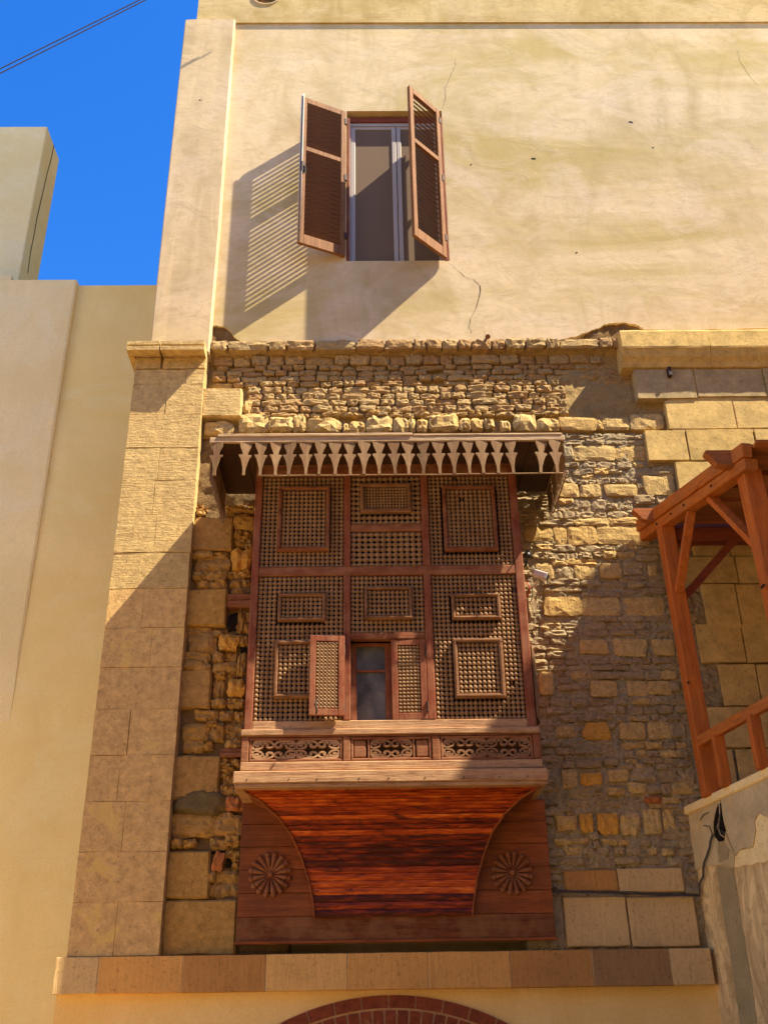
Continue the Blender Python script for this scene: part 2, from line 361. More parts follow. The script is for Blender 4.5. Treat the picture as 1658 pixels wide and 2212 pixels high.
def sheet(name, x0, x1, z0, z1, step, fy, mat, parent, back=.0):
    """relief sheet y=fy(x,z) closed backwards to y=back"""
    nx, nz = max(2, int((x1-x0)/step)), max(2, int((z1-z0)/step)); v = []; f = []
    for j in range(nz+1):
        for i in range(nx+1):
            x, z = x0+(x1-x0)*i/nx, z0+(z1-z0)*j/nz; v.append((x, fy(x, z), z))
    for j in range(nz):
        for i in range(nx):
            a = j*(nx+1)+i; f.append((a, a+1, a+nx+2, a+nx+1))
    n = len(v)
    ring = [i for i in range(nx+1)]+[j*(nx+1)+nx for j in range(1, nz+1)]+[nz*(nx+1)+i for i in range(nx-1, -1, -1)]+[j*(nx+1) for j in range(nz-1, 0, -1)]
    for k in ring: v.append((v[k][0], back, v[k][2]))
    m = len(ring); f += [(ring[k], n+k, n+(k+1) % m, ring[(k+1) % m]) for k in range(m)]
    me = bpy.data.meshes.new(name); me.from_pydata(v, [], f)
    return link(name, me, mat, parent, True)

def stone_mesh(seed, n=5.0, rough=.10, dome=.25, nx=6, nz=4, flat=True):
    """unit stone: front faces -y, outline a rough superellipse; a light mesh shared by its copies"""
    off = Vector((seed*13.7, seed*5.1, seed*9.3)); v = []; f = []
    skx = noise.noise(off)*.22; skz = noise.noise(off*1.7)*.20
    for j in range(nz+1):
        for i in range(nx+1):
            a, b = 2*i/nx-1, 2*j/nz-1
            a = math.copysign(abs(a)**.8, a); b = math.copysign(abs(b)**.8, b)
            m = max(abs(a), abs(b))
            if m > 0:
                ang = (abs(a/m)**n+abs(b/m)**n)**(-1/n); ca, cb = a*ang, b*ang
            else: ca = cb = 0
            x, z = ca*.5, cb*.5
            x *= 1+skx*cb; z *= 1+skz*ca
            nv = noise.noise_vector(Vector((ca*1.6, cb*1.6, 0))+off); n2 = noise.noise_vector(Vector((ca*4.1, cb*4.1, 5))+off)
            e = .35+.65*m
            x += (nv.x*.55+n2.x*.35)*rough*e; z += (nv.y*.7+n2.y*.45)*rough*e
            y = -.5 + dome*(m**5) + (nv.z*1.1+n2.z*.9)*rough
            v.append((x, y, z))
    for j in range(nz):
        for i in range(nx):
            a = j*(nx+1)+i
            f += [(a, a+1, a+nx+2), (a, a+nx+2, a+nx+1)] if (i+j+seed) % 2 else [(a, a+1, a+nx+1), (a+1, a+nx+2, a+nx+1)]
    ring = [i for i in range(nx+1)]+[j*(nx+1)+nx for j in range(1, nz+1)]+[nz*(nx+1)+i for i in range(nx-1, -1, -1)]+[j*(nx+1) for j in range(nz-1, 0, -1)]
    k0 = len(v); m = len(ring)
    for k in ring: v.append((v[k][0]*1.02, .5, v[k][2]*1.02))
    f += [(ring[k], k0+k, k0+(k+1) % m, ring[(k+1) % m]) for k in range(m)]
    me = bpy.data.meshes.new('stone_%d' % seed); me.from_pydata(v, [], f)
    if not flat:
        for p in me.polygons: p.use_smooth = True
    return me
VAR = {'brick': [(10.0, .115, .09)]*14, 'rubble': [(6.5, .14, .13)]*12, 'chip': [(4.0, .20, .25)]*6, 'flush': [(12.0, .07, .08)]*8}
MESH = {}
def stone_at(kind, name, x0, x1, z0, z1, yf, depth, mat, parent, tilt=0.0):
    k = rnd.randrange(len(VAR[kind])); key = (kind, k, mat)
    if key not in MESH:
        n, r_, d_ = VAR[kind][k]; me = stone_mesh(len(MESH)+1, n, r_, d_); me.materials.append(MT[mat]); MESH[key] = me
    o = bpy.data.objects.new(name, MESH[key]); col.objects.link(o); o.parent = parent
    o.location = ((x0+x1)/2, yf+depth/2, (z0+z1)/2); o.scale = ((x1-x0), depth, (z1-z0))
    if rnd.random() < .5: o.scale.x *= -1; o.scale.z *= -1
    o.rotation_euler = (0, tilt+rnd.uniform(-.03, .03), 0)
    return o
def ashlar(name, x0, x1, z0, z1, yf, depth, mat, parent, ch=.008, rough=.004, seed=None):
    """dressed block with worn, chamfered edges"""
    s = seed if seed is not None else rnd.uniform(0, 500); w, h = x1-x0, z1-z0
    us = [0, min(ch, w*.2)/w, .26, .5, .74, 1-min(ch, w*.2)/w, 1]; ws = [0, min(ch, h*.2)/h, .33, .67, 1-min(ch, h*.2)/h, 1]
    v = []; f = []; nx, nz = len(us)-1, len(ws)-1
    for j, b in enumerate(ws):
        for i, a in enumerate(us):
            x, z = x0+a*w, z0+b*h; nv = noise.noise_vector(Vector((x*5+s, z*5, s*.3)))
            e = (i in (0, nx)) + (j in (0, nz))
            y = yf + nv.z*rough
            if e: y += ch*(.7+.5*e)+abs(nv.x)*rough*2
            ei = i in (0, 1, nx-1, nx); ej = j in (0, 1, nz-1, nz)
            x += nv.x*rough*(1.5 if ei else 3); z += nv.y*rough*(1.5 if ej else 3)
            v.append((x, y, z))
    for j in range(nz):
        for i in range(nx):
            a = j*(nx+1)+i; f.append((a, a+1, a+nx+2, a+nx+1))
    ring = [i for i in range(nx+1)]+[j*(nx+1)+nx for j in range(1, nz+1)]+[nz*(nx+1)+i for i in range(nx-1, -1, -1)]+[j*(nx+1) for j in range(nz-1, 0, -1)]
    k0 = len(v); m = len(ring)
    for k in ring: v.append((v[k][0], yf+depth, v[k][2]))
    f += [(ring[k], k0+k, k0+(k+1) % m, ring[(k+1) % m]) for k in range(m)]
    me = bpy.data.meshes.new(name); me.from_pydata(v, [], f)
    return link(name, me, mat, parent)
def fbm(x, z, s, seed=0.0, o=4):
    return noise.fractal(Vector((x*s+seed, z*s-seed, seed*.37)), .8, 2.1, o)

# ------------------------------------------------------------------ ground
g = MB().add([(-300, -300, 0), (300, -300, 0), (300, 300, 0), (-300, 300, 0)], [(0, 1, 2, 3)]).build('ground', 'ground', recalc=False)
g['kind'] = 'structure'
# ------------------------------------------------------------------ the house
house = root('stone_house', 'old ochre plastered house with exposed brick and rubble facade behind the lattice bay', 'house', (0, 0, 0))
HX0 = P(362, 388, -.08).x; HTOP = 18.5
z_pl = P(900, 51, 0).z
# main body behind the facing
MB().box(HX0+.12, 7.2, .33, 8.0, 0, HTOP-.05).build('wall', 'plaster', house)
# upper plaster with broken lower edge and window opening
wx0, wx1, wz0, wz1 = P(748, 400, 0).x, P(962, 400, 0).x, P(850, 563, 0).z, P(850, 239, 0).z
low = [(452, 712), (462, 703), (485, 706), (497, 716), (504, 726), (520, 738), (560, 740), (620, 741), (700, 743), (780, 741), (850, 742), (930, 740), (1000, 739), (1060, 737), (1130, 737),
       (1180, 735), (1215, 732), (1250, 724), (1275, 714), (1292, 709), (1305, 700), (1325, 697), (1350, 696), (1372, 700), (1385, 707), (1395, 712), (1500, 713), (1658, 709)]
lowz = []
for k, (a, b) in enumerate(low):
    p = P(a, b, 0); lowz.append((p.x, p.z))
    if k+1 < len(low):
        a2, b2 = low[k+1]
        for q in range(1, 4):
            t = q/4; p = P(a+(a2-a)*t, b+(b2-b)*t+rnd.uniform(-1.6, 1.6), 0); lowz.append((p.x, p.z))
outer = [(HX0+.1, lowz[0][1])]+lowz+[(7.2, lowz[-1][1]), (7.2, z_pl), (HX0+.1, z_pl)]
holed_slab('plaster_wall', outer, [[(wx0, wz0), (wx1, wz0), (wx1, wz1), (wx0, wz1)]], 0, .335, 'plaster', house)
# stained top storey with its round drain hole
hc = P(575, -7, -.025); hr = .135
holed_slab('parapet_wall', [(P(427, 20, -.025).x, z_pl), (7.2, z_pl), (7.2, HTOP), (P(427, 20, -.025).x, HTOP)],
           [[(hc.x+hr*1.15*math.cos(t)*(1+.06*math.sin(3*t)), hc.z+hr*math.sin(t)) for t in [2*math.pi*k/22 for k in range(22)]]], -.025, .332, 'plaster_top', house)
ring = []
for k in range(25):
    t = 2*math.pi*k/24; ring.append((hc.x+(hr*1.15+.012)*math.cos(t), -.026, hc.z+(hr+.012)*math.sin(t)))
MB().tube(ring, .016, 6, False).build('drain_rim', 'plaster_pil', house, True)
for k in range(9):                           # old bricks inside the hole
    t = k*2.4; a = MB().obox((hc.x+.075*math.cos(t)*(k % 3)/1.4, .10+.02*k % .05, hc.z+.07*math.sin(t)*(k % 3)/1.4), (1, 0, 0), (0, 1, 0), (0, 0, 1), .05, .06, .028, .01)
    a.build('hole_brick', 'red_brick' if k % 2 else 'mortar_dark', house)
# upper pilaster
ux0, ux1 = P(362, 388, -.085).x, P(481, 388, -.085).x
zc_top = P(360, 722, -.36).z
ashlar('upper_pilaster', ux0, ux1, zc_top-.02, z_pl-.004, -.085, .5, 'plaster_pil', house, .014, .007)
# cracks in the plaster
def crack(pts, w, Y=0.0):
    v = []; f = []; n = 0; prev = None; q = []
    for k in range(len(pts)-1):
        (a, b), (c, d) = pts[k], pts[k+1]
        for s in range(4): q.append((a+(c-a)*s/4+rnd.uniform(-1.3, 1.3), b+(d-b)*s/4+rnd.uniform(-1, 1)))
    for k, (a, b) in enumerate(q):
        p = P(a, b, Y-.0025); ww = w*(.35+.65*math.sin(math.pi*(k+.5)/len(q)))*rnd.uniform(.6, 1.3)
        v += [(p.x-ww, p.y, p.z), (p.x+ww, p.y, p.z+ww*.3)]
    f = [(2*k, 2*k+1, 2*k+3, 2*k+2) for k in range(len(q)-1)]
    MB().add(v, f).build('crack', 'dark_in', house, recalc=False)
crack([(974, 570), (990, 585), (1008, 600), (1025, 605), (1036, 618), (1036, 640), (1028, 668), (1016, 688), (1013, 705), (1020, 726)], .0032)
crack([(956, 236), (962, 205), (960, 190), (972, 165), (983, 140), (982, 120)], .002)
crack([(1590, 105), (1600, 135), (1620, 165), (1640, 190)], .0018)
crack([(1195, 107), (1260, 108), (1290, 103), (1350, 103)], .0014)
crack([(437, 210), (434, 240), (433, 268)], .0025, -.085)
for (a, b, dx) in ((1017, 355, 2), (1152, 342, 6), (1362, 263, 6), (1410, 318, 2), (1245, 545, 2), (432, 216, 3)):
    p = P(a, b, 0 if a > 500 else -.085); MB().obox((p.x, p.y, p.z), (1, 0, -.3), (0, 1, 0), (.3, 0, 1), .004*dx, .004, .006).build('pit', 'dark_in', house)

# ---- window with louvred shutters
wf = MB()
fx0, fx1, fz0, fz1 = wx0+.004, wx1-.004, wz0+.004, wz1-.11
fr = .045; Yw = .09
wf.box(fx0, fx0+fr, Yw, Yw+.06, fz0, fz1).box(fx1-fr, fx1, Yw, Yw+.06, fz0, fz1).box(fx0+fr, fx1-fr, Yw+.002, Yw+.06, fz0, fz0+fr*.8).box(fx0+fr, fx1-fr, Yw+.002, Yw+.06, fz1-fr, fz1)
window = wf.build('window_frame', 'alu', house)
xm = (fx0+fx1)/2+.02
for a, b in ((fx0+fr, xm-.004), (xm+.004, fx1-fr)):
    m = MB(); s_ = .052
    m.box(a, a+s_, Yw+.012, Yw+.045, fz0+.037, fz1-.046, .006).box(b-s_, b, Yw+.012, Yw+.045, fz0+.037, fz1-.046, .006)
    m.box(a+s_, b-s_, Yw+.014, Yw+.043, fz0+.037, fz0+.037+s_*.8, .006).box(a+s_, b-s_, Yw+.014, Yw+.043, fz1-.046-s_*.8, fz1-.046, .006)
    m.build('casement', 'alu', window)
    MB().box(a+s_-.003, b-s_+.003, Yw+.027, Yw+.031, fz0+.07, fz1-.08).build('insect_screen', 'screen', window)
MB().box(wx0+.002, wx1-.002, .07, .20, wz1-.108, wz1-.028, .004).build('lintel', 'lintel', house)
MB().box(wx1-.05, wx1-.002, -.004, .085, wz0+.002, wz1-.11, .004).build('shutter_post', 'bay_wood_v', house)
MB().box(wx0+.002, wx0+.035, .004, .085, wz0+.002, wz1-.11, .004).build('shutter_post', 'bay_wood_v', house)

def shutter(hinge, outer, z0, z1, side):
    """leaf drawn along local x from hinge (0) to free edge (w)"""
    h, o = Vector(hinge), Vector(outer); w = (o-h).length; T = .042
    ang = math.atan2(o.y-h.y, o.x-h.x)
    hgt = z1-z0; st = .062; e = MB()
    def place(ob):
        ob.location = (h.x, h.y, z0); ob.rotation_euler = (0, 0, ang); return ob
    m = MB(); m.box(0, st, -T/2, T/2, 0, hgt, .004).box(w-st, w, -T/2, T/2, 0, hgt, .004)
    leaf = place(m.build('shutter', 'shutter', house))
    zm = hgt*.635
    for a, b in ((.0, .14), (zm-.035, zm+.035), (hgt-.085, hgt)):
        MB().box(st, w-st, -T/2+.002, T/2-.002, a+.001, b-.001, .004).build('rail', 'shutter', leaf)
    sm = MB().obox((0, 0, 0), (1, 0, 0), (0, math.cos(R(50)), side*math.sin(R(50))), (0, -side*math.sin(R(50)), math.cos(R(50))), (w-2*st)/2+.006, .030, .0042)
    me = None
    for a, b, n in ((.14, zm-.035, 18), (zm+.035, hgt-.085, 10)):
        for k in range(n):
            zc = a+(b-a)*(k+.5)/n
            if me is None:
                ob = sm.build('slat', 'slat', leaf); me = ob.data
            else: ob = link('slat', me, None, leaf)
            ob.location = (w/2, 0, zc)
    for zz in (.25, hgt*.5, hgt-.22):
        MB().box(-.012, .02, -T/2-.008, T/2+.008, zz, zz+.09, .003).build('hinge', 'iron', leaf)
    return leaf, w, T, hgt
lo = Vector((-.762, -.262, 0)); lh = Vector((wx0-.015, -.03, 0))
s1, w1, T1, hg1 = shutter(lh, lo, wz0+.03, wz1-.06, 1)
ro = Vector((.500, -.413, 0)); rh = Vector((wx1-.045, -.035, 0))
s2, w2, T2, hg2 = shutter(rh, ro, wz0-.01, wz1-.05, -1)
# espagnolette bolt on the free edge of the left leaf
sy = 1
b_ = MB().tube([(w1+.006, T1*.3, .02), (w1+.006, T1*.3, hg1+.03)], .008, 6).tube([(w1-.012, T1*.75, .02), (w1-.012, T1*.75, hg1+.035)], .007, 6)
b_.build('bolt_rod', 'alu', s1, True)
k_ = MB().box(w1-.05, w1-.005, T1*.55, T1*.95, hg1*.46, hg1*.53, .006).tube([(w1-.03, T1*.9, hg1*.5), (w1-.05, T1*1.3, hg1*.485), (w1-.05, T1*1.3, hg1*.44)], .007, 6)
k_.build('bolt_handle', 'iron', s1)

# ---- left stone pilaster
PY = -.09
px0, px1 = P(221, 1400, PY).x, P(395, 1400, PY).x
zb0 = P(240, 2066, PY).z
pil = MB().box(px0+.015, px1-.012, PY+.03, .32, zb0-.02, P(360, 772, PY).z).build('pilaster', 'mortar', house)
cys = [797, 829, 894.5, 966.5, 1036.7, 1112, 1193, 1271, 1356, 1441, 1531, 1631, 1731, 1840, 1949, 2066]
jts = [.74, .49, None, .47, .45, .52, None, .45, .6, None, .43, .37, .48, None, .5, None]
def cz(y): return P(400-(y-800)*.12, y, PY).z
for k in range(len(cys)-1):
    z1, z0 = cz(cys[k]), cz(cys[k+1]); j = jts[k]; g = .0007
    xs = [px0, px1] if j is None else [px0, px0+(px1-px0)*j, px1]
    for a, b in zip(xs[:-1], xs[1:]):
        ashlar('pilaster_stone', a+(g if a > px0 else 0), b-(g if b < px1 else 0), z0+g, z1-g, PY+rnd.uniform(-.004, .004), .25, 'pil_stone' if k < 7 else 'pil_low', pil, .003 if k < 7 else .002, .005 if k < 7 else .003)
# frieze and moulded cap
zf0, zf1 = P(360, 796, PY).z+.006, P(360, 771, PY).z
xj = P(*QA(682, 330), PY).x
ashlar('pilaster_stone', px0, xj-.012, zf0, zf1, PY, .25, 'pil_stone', pil, .006, .004)
ashlar('pilaster_stone', xj+.012, px1, zf0, zf1, PY, .25, 'pil_stone', pil, .006, .004)
def loft(secs, xa, xb, left, right, mat, name, parent, base, seed=0.0, wob=.004, n=10):
    """moulding: sections (projection e, z) swept along x, returning round the left/right end when asked"""
    v = []; f = []; m = n+5
    for (e, z) in secs:
        a, b = xa-(e*.42 if left else 0), xb+(e if right else 0)
        r_ = [(a, .30)]+[(a+(b-a)*k/n, base-e) for k in range(n+1)]+[(b, .30)]
        for x, y in r_:
            nv = noise.noise_vector(Vector((x*6+seed, z*9, y*5)))
            v.append((x+nv.x*wob, y+nv.y*wob, z+nv.z*wob))
    m = n+3
    for j in range(len(secs)-1):
        for i in range(m-1): f.append((j*m+i, j*m+i+1, (j+1)*m+i+1, (j+1)*m+i))
        f.append((j*m+m-1, j*m, (j+1)*m, (j+1)*m+m-1))
    f.append(tuple(range(m))); f.append(tuple(range((len(secs)-1)*m, len(secs)*m))[::-1])
    return MB().add(v, f).build(name, mat, parent)
zt = zc_top; zq = P(360, 741, -.36).z; zu = zf1+.003
hh = zt-zq
secs = [(0, zu), (.012, zu+.03), (.03, zu+(zq-zu)*.35), (.075, zu+(zq-zu)*.68), (.13, zu+(zq-zu)*.9), (.16, zq), (.163, zq+hh*.42), (.138, zq+hh*.46), (.136, zq+hh*.58), (.158, zq+hh*.62), (.16, zt)]
loft(secs, px0, xj-.006, True, False, 'pil_stone', 'cap_stone', pil, PY, 1.0)
loft(secs, xj+.006, px1+.004, False, False, 'pil_stone', 'cap_stone', pil, PY, 5.0)

# ---- brickwork under the plaster
zB = [P(800, y, 0).z for y in (738.5, 759.5, 780.5, 791.5, 803.5, 816.5, 828.5, 844.5, 859.5, 874, 889.5, 900)]
def lerp_tab(tab, z):
    if z <= tab[0][0]: return tab[0][1]
    for (a, ya), (b, yb) in zip(tab[:-1], tab[1:]):
        if z <= b: return ya+(yb-ya)*(z-a)/(b-a)
    return tab[-1][1]
ytab = [(6.9, .0), (7.12, -.015), (zB[10], .0), (zB[8], .02), (zB[6], .045), (zB[4], .06), (zB[2]-.02, .07), (zB[1]-.02, .045), (zB[1]+.02, -.035), (zB[0], -.05)]
def wally(x, z):
    y = lerp_tab(ytab, z)
    if x > 1.9: y = y+(max(y, .025)-y)*min(1, (x-1.9)/.35) if z < zB[1] else y
    return y
xl, xr = P(452, 840, 0).x, P(1445, 880, 0).x
zlow = P(800, 940, 0).z
def bedY(x, z):
    d = .055 if x < 1.75 else .055-.040*min(1, (x-1.75)/.4)
    return wally(x, z)+d+.016*fbm(x, z, 9, 3.0)+.008*fbm(x, z, 34, 8.0, 3)
brickwall = sheet('brick_wall', xl-.05, xr+.02, zlow, zB[0]-.02, .03, bedY, 'mortar', house, .331)
bricks = []
for r_ in range(11):
    z1, z0 = zB[r_], zB[r_+1]
    x = xl+rnd.uniform(-.02, .06)
    if r_ >= 6: x = P(525, 870, 0).x+rnd.uniform(0, .08)
    xe = P(1338, 745, 0).x if r_ == 0 else (P(1378, 780, 0).x if r_ < 6 else P(1225, 860, 0).x)
    while x < xe:
        w = rnd.choice([.115, .125, .14, .15, .17, .21]) if r_ > 1 else rnd.choice([.14, .16, .18, .21, .30])
        if r_ == 0 and rnd.random() < .12: w = .42
        if rnd.random() < .06 and r_ > 1: w = .27
        h = z1-z0; j = rnd.uniform(-.006, .006); mm = min(.05, w*.3)
        yo = wally(x+w/2, (z0+z1)/2)+rnd.uniform(-.022, .012)
        if x > 1.75: yo += .012*min(1, (x-1.75)/.3)
        if r_ == 0: yo = wally(x, z1-.01)+rnd.uniform(-.012, .008)
        if not (rnd.random() < .03 and r_ > 0): bricks.append((x+.004, min(x+w, xe)-.004, z0+.006+j, z1-.004+j, yo, .12, r_))
        x += w+rnd.uniform(.0, .012)
bricks.sort(key=lambda b: -(b[1]-b[0])*(b[3]-b[2]))
for b in bricks[:300]:
    stone_at('brick', 'brick', *b[:6], 'brick', brickwall)
# the smaller bricks beyond the three hundred largest, joined
rest = MB(); tmpk = []
for b in bricks[300:]:
    key = ('brick', rnd.randrange(10), 'brick')
    if key not in MESH: continue
    me = MESH[key]; sx, sy_, sz = b[1]-b[0], b[5], b[3]-b[2]; c = Vector(((b[0]+b[1])/2, b[4]+b[5]/2, (b[2]+b[3])/2))
    rest.add([(v.co.x*sx+c.x, v.co.y*sy_+c.y, v.co.z*sz+c.z) for v in me.vertices], [tuple(p.vertices) for p in me.polygons])
ro_ = rest.build('small_brick', 'brick', brickwall, True, recalc=False); ro_['kind'] = 'stuff'
# the row of big rough stones resting on the canopy
for q, rr in ((Q2, [(120, 705, 335, 800), (380, 650, 600, 780), (605, 685, 790, 780), (790, 660, 880, 780), (895, 685, 1145, 780), (1165, 720, 1205, 785), (1210, 705, 1330, 790), (1335, 670, 1535, 785), (1545, 685, 1660, 785)]),
              (Q3, [(0, 600, 45, 680), (55, 605, 130, 680), (135, 575, 325, 680), (330, 595, 410, 675), (412, 600, 495, 675), (500, 600, 565, 665), (605, 610, 675, 675), (695, 575, 845, 675), (850, 600, 995, 675)])):
    for r_ in rr:
        x0, x1, z0, z1 = rect(q, r_, -.03)
        stone_at('rubble', 'rubble_stone', x0, x1, z0-.01, z1, -.035+rnd.uniform(-.02, .02), .16, 'rubble', brickwall, rnd.uniform(-.05, .05))
for k in range(34):                            # chips packed round them
    x = rnd.uniform(xl+.3, P(1215, 900, 0).x); z = P(800, rnd.choice([896, 899, 903, 929, 931]), 0).z+rnd.uniform(-.02, .02); w = rnd.uniform(.05, .13)
    stone_at('chip', 'stone_chip', x, x+w, z, z+rnd.uniform(.03, .055), -.02+rnd.uniform(-.01, .02), .1, 'rubble', brickwall)
x0, x1, z0, z1 = rect(QA, (1132, 612, 1484, 900), -.06)
ashlar('ashlar_block', px1-.01, x1, z0, z1, -.06, .2, 'pil_stone', brickwall, .014, .008)
x0, x1, z0, z1 = rect(QA, (1495, 740, 1575, 860), -.02)
stone_at('brick', 'rubble_stone', x0, x1, z0, z1, -.02, .14, 'rubble', brickwall, .25)
# torn cavity filling behind the broken plaster; its dark colour supplies the recess's shade
for (a, b, c, d) in ((438, 700, 520, 750), (1262, 692, 1400, 745)):
    p, q = P(a, d, .1), P(c, b, .1)
    sheet('cavity_shade_fill', p.x, q.x, p.z, q.z, .035, lambda x, z: .028+.022*fbm(x, z, 11, 2.0), 'mortar_dark', house, .332)
x0, x1, z0, z1 = rect(QA, (1235, 90, 1400, 165), .04)
stone_at('rubble', 'rubble_stone', x0, x1, z0, z1, .05, .12, 'orange_stone', brickwall)
MB().tube([P(1053, 727, .02), P(1053, 727, -.09)], .016, 8).tube([P(1053, 727, -.09), P(1053, 727, -.105)], .028, 8).build('iron_bolt', 'rust', house)

# ---- left rubble strip between the pilaster and the bay
zs0 = zb0-.02
def bedL(x, z): return .05+.028*fbm(x, z, 8, 5.0)+.012*fbm(x, z, 30, 1.0, 3)
bx_l = P(560, 1300, 0).x
strip = sheet('rubble_wall', px1-.03, bx_l+.35, zs0, zlow, .03, bedL, 'mortar_dark', house, .331)
BIG7 = [(240, 150, 635, 490), (195, 870, 570, 1240), (125, 1680, 415, 2080)]
ST7 = [(650, 130, 850, 255), (650, 265, 720, 345), (725, 270, 820, 345), (650, 350, 755, 425), (765, 345, 840, 425), (655, 430, 720, 470), (768, 415, 825, 475), (270, 550, 590, 680), (240, 498, 420, 548), (430, 498, 580, 556),
       (235, 690, 370, 770), (380, 690, 560, 770), (270, 780, 390, 860), (400, 770, 560, 868), (580, 680, 680, 740), (700, 680, 800, 740), (605, 765, 715, 835), (735, 765, 805, 825), (605, 845, 755, 920), (690, 1070, 735, 1300),
       (735, 1080, 800, 1200), (735, 1205, 790, 1300), (420, 1270, 560, 1340), (170, 1245, 410, 1335), (200, 1340, 455, 1500), (690, 1320, 780, 1440), (150, 1510, 400, 1590), (150, 1600, 390, 1676), (430, 1500, 545, 1610), (550, 1500, 670, 1600),
       (675, 1510, 760, 1750), (450, 1610, 660, 1700), (460, 1705, 560, 1760), (565, 1700, 660, 1760), (430, 1770, 550, 1970), (420, 1975, 570, 2060), (585, 1970, 745, 2060), (260, 2090, 470, 2180), (495, 2090, 635, 2180), (650, 2090, 745, 2180),
       (575, 40, 745, 80), (755, 45, 850, 90), (570, 90, 650, 125), (250, 10, 330, 45), (270, 50, 370, 75), (265, 80, 350, 130)]
ST8 = [(260, 175, 500, 340), (500, 145, 600, 190), (545, 170, 665, 350), (670, 170, 750, 260), (705, 170, 855, 330), (690, 330, 850, 420), (270, 350, 450, 450), (460, 360, 550, 430), (625, 500, 745, 580), (750, 530, 835, 600), (650, 570, 780, 610),
       (640, 615, 770, 660), (640, 668, 750, 700), (670, 690, 770, 780), (640, 790, 770, 890), (770, 820, 855, 900), (160, 1080, 575, 1310), (600, 1090, 850, 1290), (140, 1330, 250, 1420), (255, 1340, 380, 1410), (540, 1330, 700, 1430), (700, 1290, 830, 1390),
       (680, 1445, 760, 1525), (755, 1460, 825, 1560), (750, 1570, 820, 1620), (580, 1650, 810, 1910), (490, 1660, 580, 1760), (450, 1770, 590, 1920)]
BIG8 = [(165, 490, 630, 930), (130, 1450, 530, 1940), (90, 1945, 800, 2520)]
for q, L_ in ((Q7, BIG7), (Q8, BIG8)):
    for r_ in L_:
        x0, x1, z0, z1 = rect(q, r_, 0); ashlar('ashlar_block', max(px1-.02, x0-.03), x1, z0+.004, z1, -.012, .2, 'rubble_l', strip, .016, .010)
for q, L_ in ((Q7, ST7), (Q8, ST8)):
    for r_ in L_:
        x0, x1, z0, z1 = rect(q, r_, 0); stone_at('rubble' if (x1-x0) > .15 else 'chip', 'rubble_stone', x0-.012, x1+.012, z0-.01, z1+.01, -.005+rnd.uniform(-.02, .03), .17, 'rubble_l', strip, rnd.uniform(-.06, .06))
for q, r_, m_ in ((Q7, (625, 480, 825, 675), 'orange_stone'), (Q7, (495, 1330, 690, 1490), 'orange_stone'), (Q7, (585, 1780, 755, 1960), 'orange_stone'), (Q8, (690, 910, 870, 1055), 'red_brick')):
    x0, x1, z0, z1 = rect(q, r_, 0); stone_at('rubble', 'rubble_stone', x0, x1, z0, z1, -.03, .18, m_, strip, .04)
x0, x1, z0, z1 = rect(Q8, (550, 1470, 680, 1660), 0); stone_at('brick', 'rubble_stone', x0+.01, x1-.01, z0, z1, -.02, .1, 'red_brick', strip, .15)
for q, r_ in ((Q7, (585, 925, 815, 985)), (Q7, (585, 992, 815, 1060)), (Q8, (640, 420, 860, 462)), (Q8, (640, 466, 860, 512))):
    x0, x1, z0, z1 = rect(q, r_, 0); MB().box(x0, x1+.12, -.02+rnd.uniform(-.01, .01), .1, z0, z1, .006).build('timber_lacing', 'bay_wood', strip)
for q, r_ in ((Q7, (572, 1100, 690, 1275)), (Q7, (700, 1440, 780, 1505)), (Q8, (530, 1445, 700, 1480)), (Q8, (690, 1530, 750, 1620))):
    x0, x1, z0, z1 = rect(q, r_, 0); o = stone_at('chip', 'hollow_shade', x0, x1, z0, z1, .022, .06, 'dark_in', strip)  # near-black chips stand in for the shade inside open holes
x0, x1, z0, z1 = rect(Q8, (190, 830, 715, 1110), 0)   # cement smear
xc, zc = (x0+x1)/2, (z0+z1)/2
def smear(x, z):
    d = math.hypot((x-xc)/((x1-x0)/2), (z-zc)/((z1-z0)/2))+.35*fbm(x, z, 7, 4.0)
    return -.024+.006*fbm(x, z, 18, 2)-.012*fbm(x, z, 5, 9)+(0 if d < .8 else min(.11, (d-.8)*.22))
sheet('cement_smear', max(x0-.08, px1), x1+.06, z0-.06, z1+.06, .02, smear, 'cement_patch', strip, .1)

